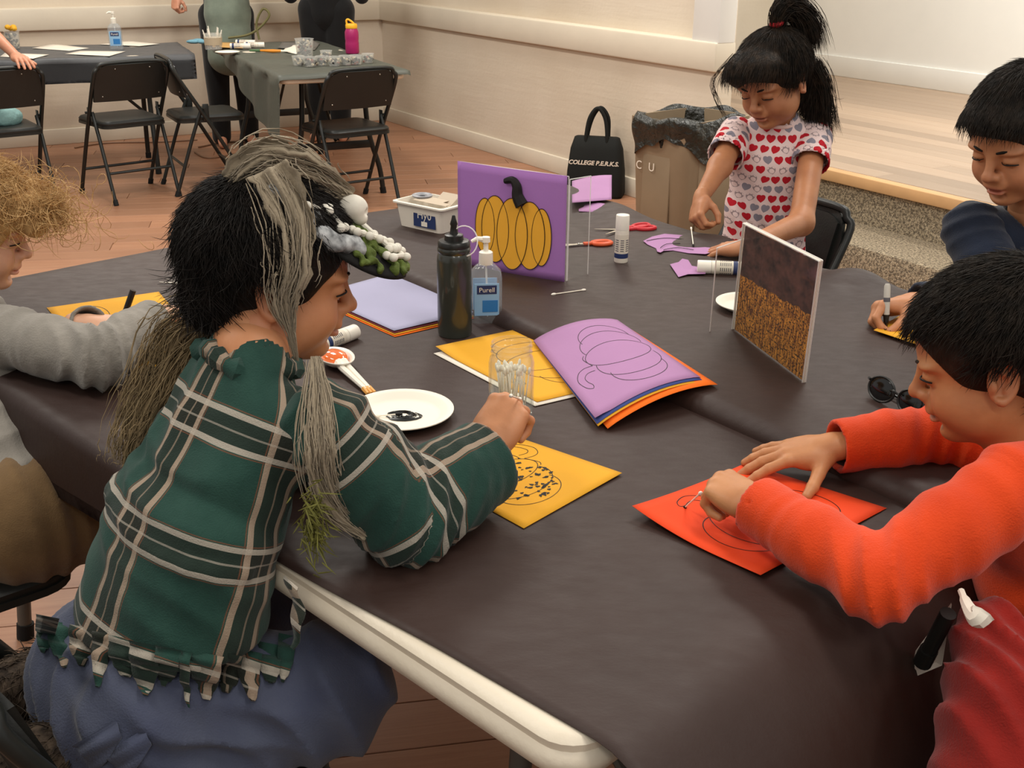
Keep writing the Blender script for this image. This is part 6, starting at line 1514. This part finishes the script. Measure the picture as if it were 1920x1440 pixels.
# heart print
t = NT('heart_print_cotton'); at = t.attr('pl'); S_ = .029; mp = t.mapping(at, (1 / S_, 1 / (S_ * .92), 1)); sp_ = t.n('ShaderNodeSeparateXYZ'); t.l(mp, sp_.inputs[0])
row = t.math('FLOOR', sp_.outputs[1]); xs = t.math('ADD', sp_.outputs[0], t.math('MULTIPLY', row, .43)); colm = t.math('FLOOR', xs)
hx = t.math('MULTIPLY', t.math('SUBTRACT', t.math('FRACT', xs), .5), 2.75); hy = t.math('MULTIPLY', t.math('SUBTRACT', t.math('FRACT', sp_.outputs[1]), .45), 2.75)
cb_ = t.n('ShaderNodeCombineXYZ'); t.l(colm, cb_.inputs[0]); t.l(row, cb_.inputs[1]); wn = t.n('ShaderNodeTexWhiteNoise'); t.l(cb_.outputs[0], wn.inputs[0]); rnd_ = wn.outputs[0]
rt_ = t.math('MULTIPLY', t.math('SUBTRACT', rnd_, .5), 1.0); hx2 = t.math('SUBTRACT', hx, t.math('MULTIPLY', rt_, hy)); hy2 = t.math('ADD', hy, t.math('MULTIPLY', rt_, t.math('MULTIPLY', hx, .6)))
q_ = t.math('SUBTRACT', t.math('ADD', t.math('MULTIPLY', hx2, hx2), t.math('MULTIPLY', hy2, hy2)), 1.0); hv = t.math('SUBTRACT', t.math('POWER', q_, 3.0), t.math('MULTIPLY', t.math('MULTIPLY', hx2, hx2), t.math('POWER', hy2, 3.0)))
q3 = t.math('MULTIPLY', t.math('MULTIPLY', q_, q_), q_); hy3 = t.math('MULTIPLY', t.math('MULTIPLY', hy2, hy2), hy2); hv = t.math('SUBTRACT', q3, t.math('MULTIPLY', t.math('MULTIPLY', hx2, hx2), hy3))
ins = t.math('LESS_THAN', hv, 0.0); core = t.math('LESS_THAN', hv, -.16); ring = t.math('SUBTRACT', ins, core)
w2 = t.n('ShaderNodeTexWhiteNoise'); cb2 = t.n('ShaderNodeVectorMath', operation='ADD'); t.l(cb_.outputs[0], cb2.inputs[0]); cb2.inputs[1].default_value = (17.3, 5.1, 0); t.l(cb2.outputs[0], w2.inputs[0]); kind_ = w2.outputs[0]
isred = t.math('LESS_THAN', kind_, .48); isgrey = t.math('MULTIPLY', t.math('GREATER_THAN', kind_, .48), t.math('LESS_THAN', kind_, .70)); isout = t.math('GREATER_THAN', kind_, .70)
c = t.mix(t.math('MULTIPLY', ins, isred), lin('E0C8C4'), lin('B5202C')); c = t.mix(t.math('MULTIPLY', ins, isgrey), c, lin('85808A')); c = t.mix(t.math('MULTIPLY', t.math('MULTIPLY', ring, isout), .7), c, lin('6A5A60'))
t.l(c, t.b.inputs['Base Color']); t.b.inputs['Roughness'].default_value = .85; t.b.inputs['Specular IOR Level'].default_value = .15; t.bump(t.noise(30, 4, t.coord(), .6), .25, .004); M_heart = t.m
lat = nrm(Lsh - Rsh); spn_ = nrm(nb - hipc)
def pl_g(V): return {'pl': np.stack([(V - nb) @ lat, (V - nb) @ spn_, np.zeros(len(V))], 1)}
garment('shirt', boy4, M_heart, [(nb - spn_ * .012, nb - spn_ * .05, .052, .060, (lat, 1.2)), (nb - spn_ * .045, nb - spn_ * .12, .055, .075, (lat, 1.5)), (nb - spn_ * .12, nb - spn_ * .26, .080, .082, (lat, 1.35)), (nb - spn_ * .26, hipc - (0, 0, .03), .084, .100, (lat, 1.3)), (Rsh, nb - spn_ * .10, .042, .065), (Lsh, nb - spn_ * .10, .042, .065)], wr=wrinkle(51, [(nb - spn_ * .3, .12, lat + spn_ * .5, .05, .005)], .002, 24), attrs=pl_g, subs=[(Hc, nb - spn_ * .012, .044, .050)], label='white cotton shirt with red and grey hearts')
for sh, el, sd in ((Rsh, Rel, 52), (Lsh, Lel, 53)):
    d = nrm(el - sh); e = sh + d * .105
    def at_(V, sh=sh, d=d): return {'pl': np.stack([(V - sh) @ lat + .3, (V - sh) @ d, np.zeros(len(V))], 1)}
    garment('sleeve', boy4, M_heart, [(sh, e + d * .03, .050, .052)], h=.005, wr=wrinkle(sd, [(sh, .06, d, .04, .003)], .0018, 26), cuts=[(e, d)], subs=[(e - d * .03, e + d * .05, .044, .048)], attrs=at_)
cl = [nb + np.array([.055 * math.cos(a), .053 * math.sin(a) - .002, -.004 + .010 * math.sin(a)]) for a in np.linspace(0, 6.28, 26, endpoint=False)]; obj('neckband', tube(cl, .0055, 8, closed=True), cloth('pale_pink_rib', 'E2C4BC'), boy4, world=True)
garment('trousers', boy4, cloth('black_leggings', '1A1A1C'), [(hipc + (-.03, 0, -.02), hipc + (-.055, 0, -.50), .085, .05), (hipc + (.03, 0, -.02), hipc + (.055, 0, -.50), .085, .05)], h=.01)
loose_swab(D(1296, 428, 2.87), G2(1300, 460, .776), 'cotton swab held by the girl', True)

# ================================================================== BOY IN NAVY
Hc = D(1916, 258, 2.30); M4 = head_matrix(Hc, 214, 24, 0, 1.08); nb = Hc + np.array([.075, .045, -.155])
Rsh = D(1822, 430, 2.40); Rel = Rsh + np.array([.0, -.09, -.19]); Rwr = G2(1708, 568, .81); Lsh = nb + np.array([.10, -.10, -.05]); hipc = nb + np.array([.12, .12, -.36])
Rel = np.array([1.0, 2.22, .80])
SK5 = skin('light_olive_skin', 'C08560', 'AC5C50', 'B37A54'); p = dict(lid=.0052, gap=.0016, mouth=.0024)
HV, HF, HT = head_geo(p, neck_to=tuple((np.linalg.inv(M4) @ np.append(nb, 1))[:3])); hd = (HV @ M4[:3, :3].T + M4[:3, 3], HF, HT)
rh = hand_at(Rwr, G2(1640, 578, .802) - Rwr, (-.1, .45, .85), *PINCH, 1, 1.0)
boy5 = body_obj('boy in navy sweater writing with a marker', SK5, [hd, rh, limb_body([(nb, hipc, .055, .09), (Rsh, Rel, .032, .03), (Rel, Rwr, .03, .02), (hipc, hipc + (-.2, -.12, -.02), .07, .055), (hipc + (-.2, -.12, -.02), hipc + (-.2, -.12, -.45), .05, .035)])])
head_parts(boy5, M4, p, HB)
f = short_hair(front=-.004, thick=.016); f.ell((.055, 0, .072), (.042, .072, .030), k=.02)
hair_obj(boy5, M4, f, p, HB, n=9000, length=.034, crown=(-.05, 0, .115), seed=10, rnd=.12)
M_nv = cloth('navy_cotton', '1B2436', '151C2B', .85); lat = nrm(Lsh - Rsh); spn_ = nrm(nb - hipc)
garment('sweater', boy5, M_nv, [(nb - spn_ * .035, nb - spn_ * .13, .058, .092, (lat, 1.45)), (nb - spn_ * .13, hipc, .098, .115, (lat, 1.35)), (Rsh, nb - spn_ * .12, .058, .085), (Lsh, nb - spn_ * .12, .058, .085)], wr=wrinkle(61, [(nb - spn_ * .25, .14, lat, .08, .006)], .003, 22), subs=[(Hc, nb - spn_ * .03, .052, .058)], h=.007, label='navy blue sweater')
sleeve('sleeve', boy5, M_nv, Rsh, Rel, Rwr, (.062, .058, .052, .046, .040), 62, .006, h=.006, cuff=-.012)
garment('trousers', boy5, cloth('black_leggings2', '1A1A1C'), [(hipc, hipc + (-.2, -.12, -.02), .1, .075), (hipc + (-.2, -.12, -.02), hipc + (-.2, -.12, -.43), .07, .055)], h=.012)
mk = thing('marker_pen', 'grey marker with black tip in the navy boy\'s hand', 'marker', G2(1662, 608)); tp, tq = G2(1661, 612, TZ2 + .010), D(1664, 532, PR(G2(1661, 612))[2] - .045); dd = tq - tp
obj('barrel', tube([tp + dd * .28, tp + dd * .95, tq], [.0062, .0062, .004], 14), mat('grey_barrel', 'B9B4AA', .4), mk, world=True); obj('tip_section', tube([tp, tp + dd * .08, tp + dd * .09, tp + dd * .29], [.0012, .002, .0045, .0062], 14), M_blackpl, mk, world=True)
obj('printed_mark', tube([tp + dd * .58, tp + dd * .68], .0064, 14), mat('grey_print', '5B5A60', .6), mk, world=True)

# ================================================================== ADULTS IN THE BACKGROUND
SK6 = skin('pink_fair_skin', 'CE9478', 'B87264', 'C08468')
def adult(label, foot, h, yaw, garments, skin_m, arms=(), hairm=None, group='adults in the background'):
    """plain standing figure, feet at foot; garments: dict of materials"""
    c, s = math.cos(math.radians(yaw)), math.sin(math.radians(yaw)); F_ = np.array([c, s, 0]); L_ = np.array([-s, c, 0]); b = to_m(foot)
    pt = lambda x, y, z: b + F_ * x + L_ * y + Zv * z * h
    segs = [(pt(0, .09, .52), pt(0, .10, .28), .075, .05), (pt(0, .10, .28), pt(0, .10, .05), .05, .035), (pt(0, .10, .03), pt(.14, .11, .02), .035, .03), (pt(0, -.09, .52), pt(0, -.10, .28), .075, .05), (pt(0, -.10, .28), pt(0, -.10, .05), .05, .035), (pt(0, -.10, .03), pt(.14, -.11, .02), .035, .03), (pt(0, 0, .55), pt(0, 0, .80), .11, .10), (pt(0, 0, .80), pt(0.02, 0, .88), .05, .045)]
    Hc_ = pt(.03, 0, .93); M4_ = head_matrix(Hc_, yaw, 10); HV, HF, HT = head_geo({}, h=.004); parts = [(HV @ M4_[:3, :3].T + M4_[:3, 3], HF, HT), limb_body(segs)]
    hands = []
    for (sd, el, wr_, xd, bk, pose) in arms:
        sh = pt(0, .17 * sd, .80); parts.append(limb_body([(sh, el, .045, .038), (el, wr_, .036, .024)], .006)); parts.append(hand_at(wr_, xd, bk, *pose, 1 if sd < 0 else -1, 1.12))
    o = body_obj(label, skin_m, parts, group); head_parts(o, M4_, {}, hairm or HB); hair_obj(o, M4_, short_hair(), {}, hairm or HB, n=2500)
    for nm, m, sg in garments(pt): garment(nm, o, m, sg, h=.010, wr=wrinkle(71, [], .003, 16))
    return o
M_blk = cloth('black_cotton', '151516', '101011'); M_sage = cloth('sage_linen', '7C8678', '6C766A')
fb = G(425, 232, 0); fb = np.array([-2.02, 8.35, 0])
def g1(pt): return [('trousers', M_blk, [(pt(0, .09, .54), pt(0, .10, .04), .10, .065), (pt(0, -.09, .54), pt(0, -.10, .04), .10, .065)]), ('apron', M_sage, [(pt(.06, 0, .78), pt(.09, 0, .55), .10, .13, (np.array([-math.sin(math.radians(-70)), math.cos(math.radians(-70)), 0]), 1.2)), (pt(.09, 0, .55), pt(.10, 0, .38), .12, .13, (np.array([-math.sin(math.radians(-70)), math.cos(math.radians(-70)), 0]), 1.2))]), ('shirt', M_blk, [(pt(-.01, 0, .55), pt(-.01, 0, .80), .15, .13), (pt(0, .17, .80), pt(0, .05, .78), .07, .09), (pt(0, -.17, .80), pt(0, -.05, .78), .07, .09)])]
adult('adult in sage apron and black clothes behind the back table', fb, 1.66, -70, g1, SK6, arms=[(-1, fb + np.array([-.30, .0, 1.12]), D(330, -6, 7.9), (-.1, -.3, -1), (-.5, -.8, 0), GRIP), (1, fb + np.array([.32, .05, 1.12]), fb + np.array([.30, -.22, 1.10]), (-.6, -.8, -.1), (0, 0, 1), GRIP)])
fc = np.array([-1.36, 8.62, 0])
def g2(pt): return [('trousers', M_blk, [(pt(0, .09, .54), pt(0, .07, .28), .115, .085), (pt(0, .07, .28), pt(0, .07, .03), .085, .07), (pt(0, -.09, .54), pt(.0, -.09, .28), .115, .085), (pt(.0, -.09, .28), pt(0, -.10, .03), .085, .07)]), ('shirt', M_blk, [(pt(-.01, 0, .54), pt(-.01, 0, .80), .15, .14), (pt(0, .18, .80), pt(0, .05, .78), .07, .09), (pt(0, -.18, .80), pt(0, -.05, .78), .07, .09), (pt(0, .18, .80), pt(0, .26, .60), .07, .055), (pt(0, -.18, .80), pt(0, -.26, .60), .07, .055)])]
adult('adult in black trousers standing by the magenta bottle', fc, 1.70, -95, g2, SK6)
# adult leaning on the left back chair: hand on the backrest
hand_p = G(52, 122, .79); el_ = D(-22, 55, 6.15); fd = np.array([el_[0] - .38, el_[1] - .15, 0])
def g3(pt): return [('trousers', cloth('blue_jeans', '3A4658'), [(pt(0, .09, .54), pt(0, .10, .04), .10, .065), (pt(0, -.09, .54), pt(0, -.10, .04), .10, .065)]), ('shirt', M_sage, [(pt(-.01, 0, .55), pt(-.01, 0, .80), .15, .13), (pt(0, .17, .80), pt(0, .05, .78), .07, .09), (pt(0, -.17, .80), pt(0, -.05, .78), .07, .09)])]
w3 = G(30, 105, .83)
adult('adult at the left edge resting a bare arm on a folding chair', fd, 1.62, 60, g3, SK6, arms=[(-1, el_, w3, G(85, 138, .775) - w3, (.35, -.5, .8), ([(14, 20, 12)] * 4, (8, 2, -4, -10), ((40, 20), (28, 16), (18, 10))))])
# person on the stage at the right edge
st_f = np.array([2.46, 5.10, SZ])
adult('adult in dark grey standing on the stage at the right edge', st_f, 1.7, 200, g2, SK6)
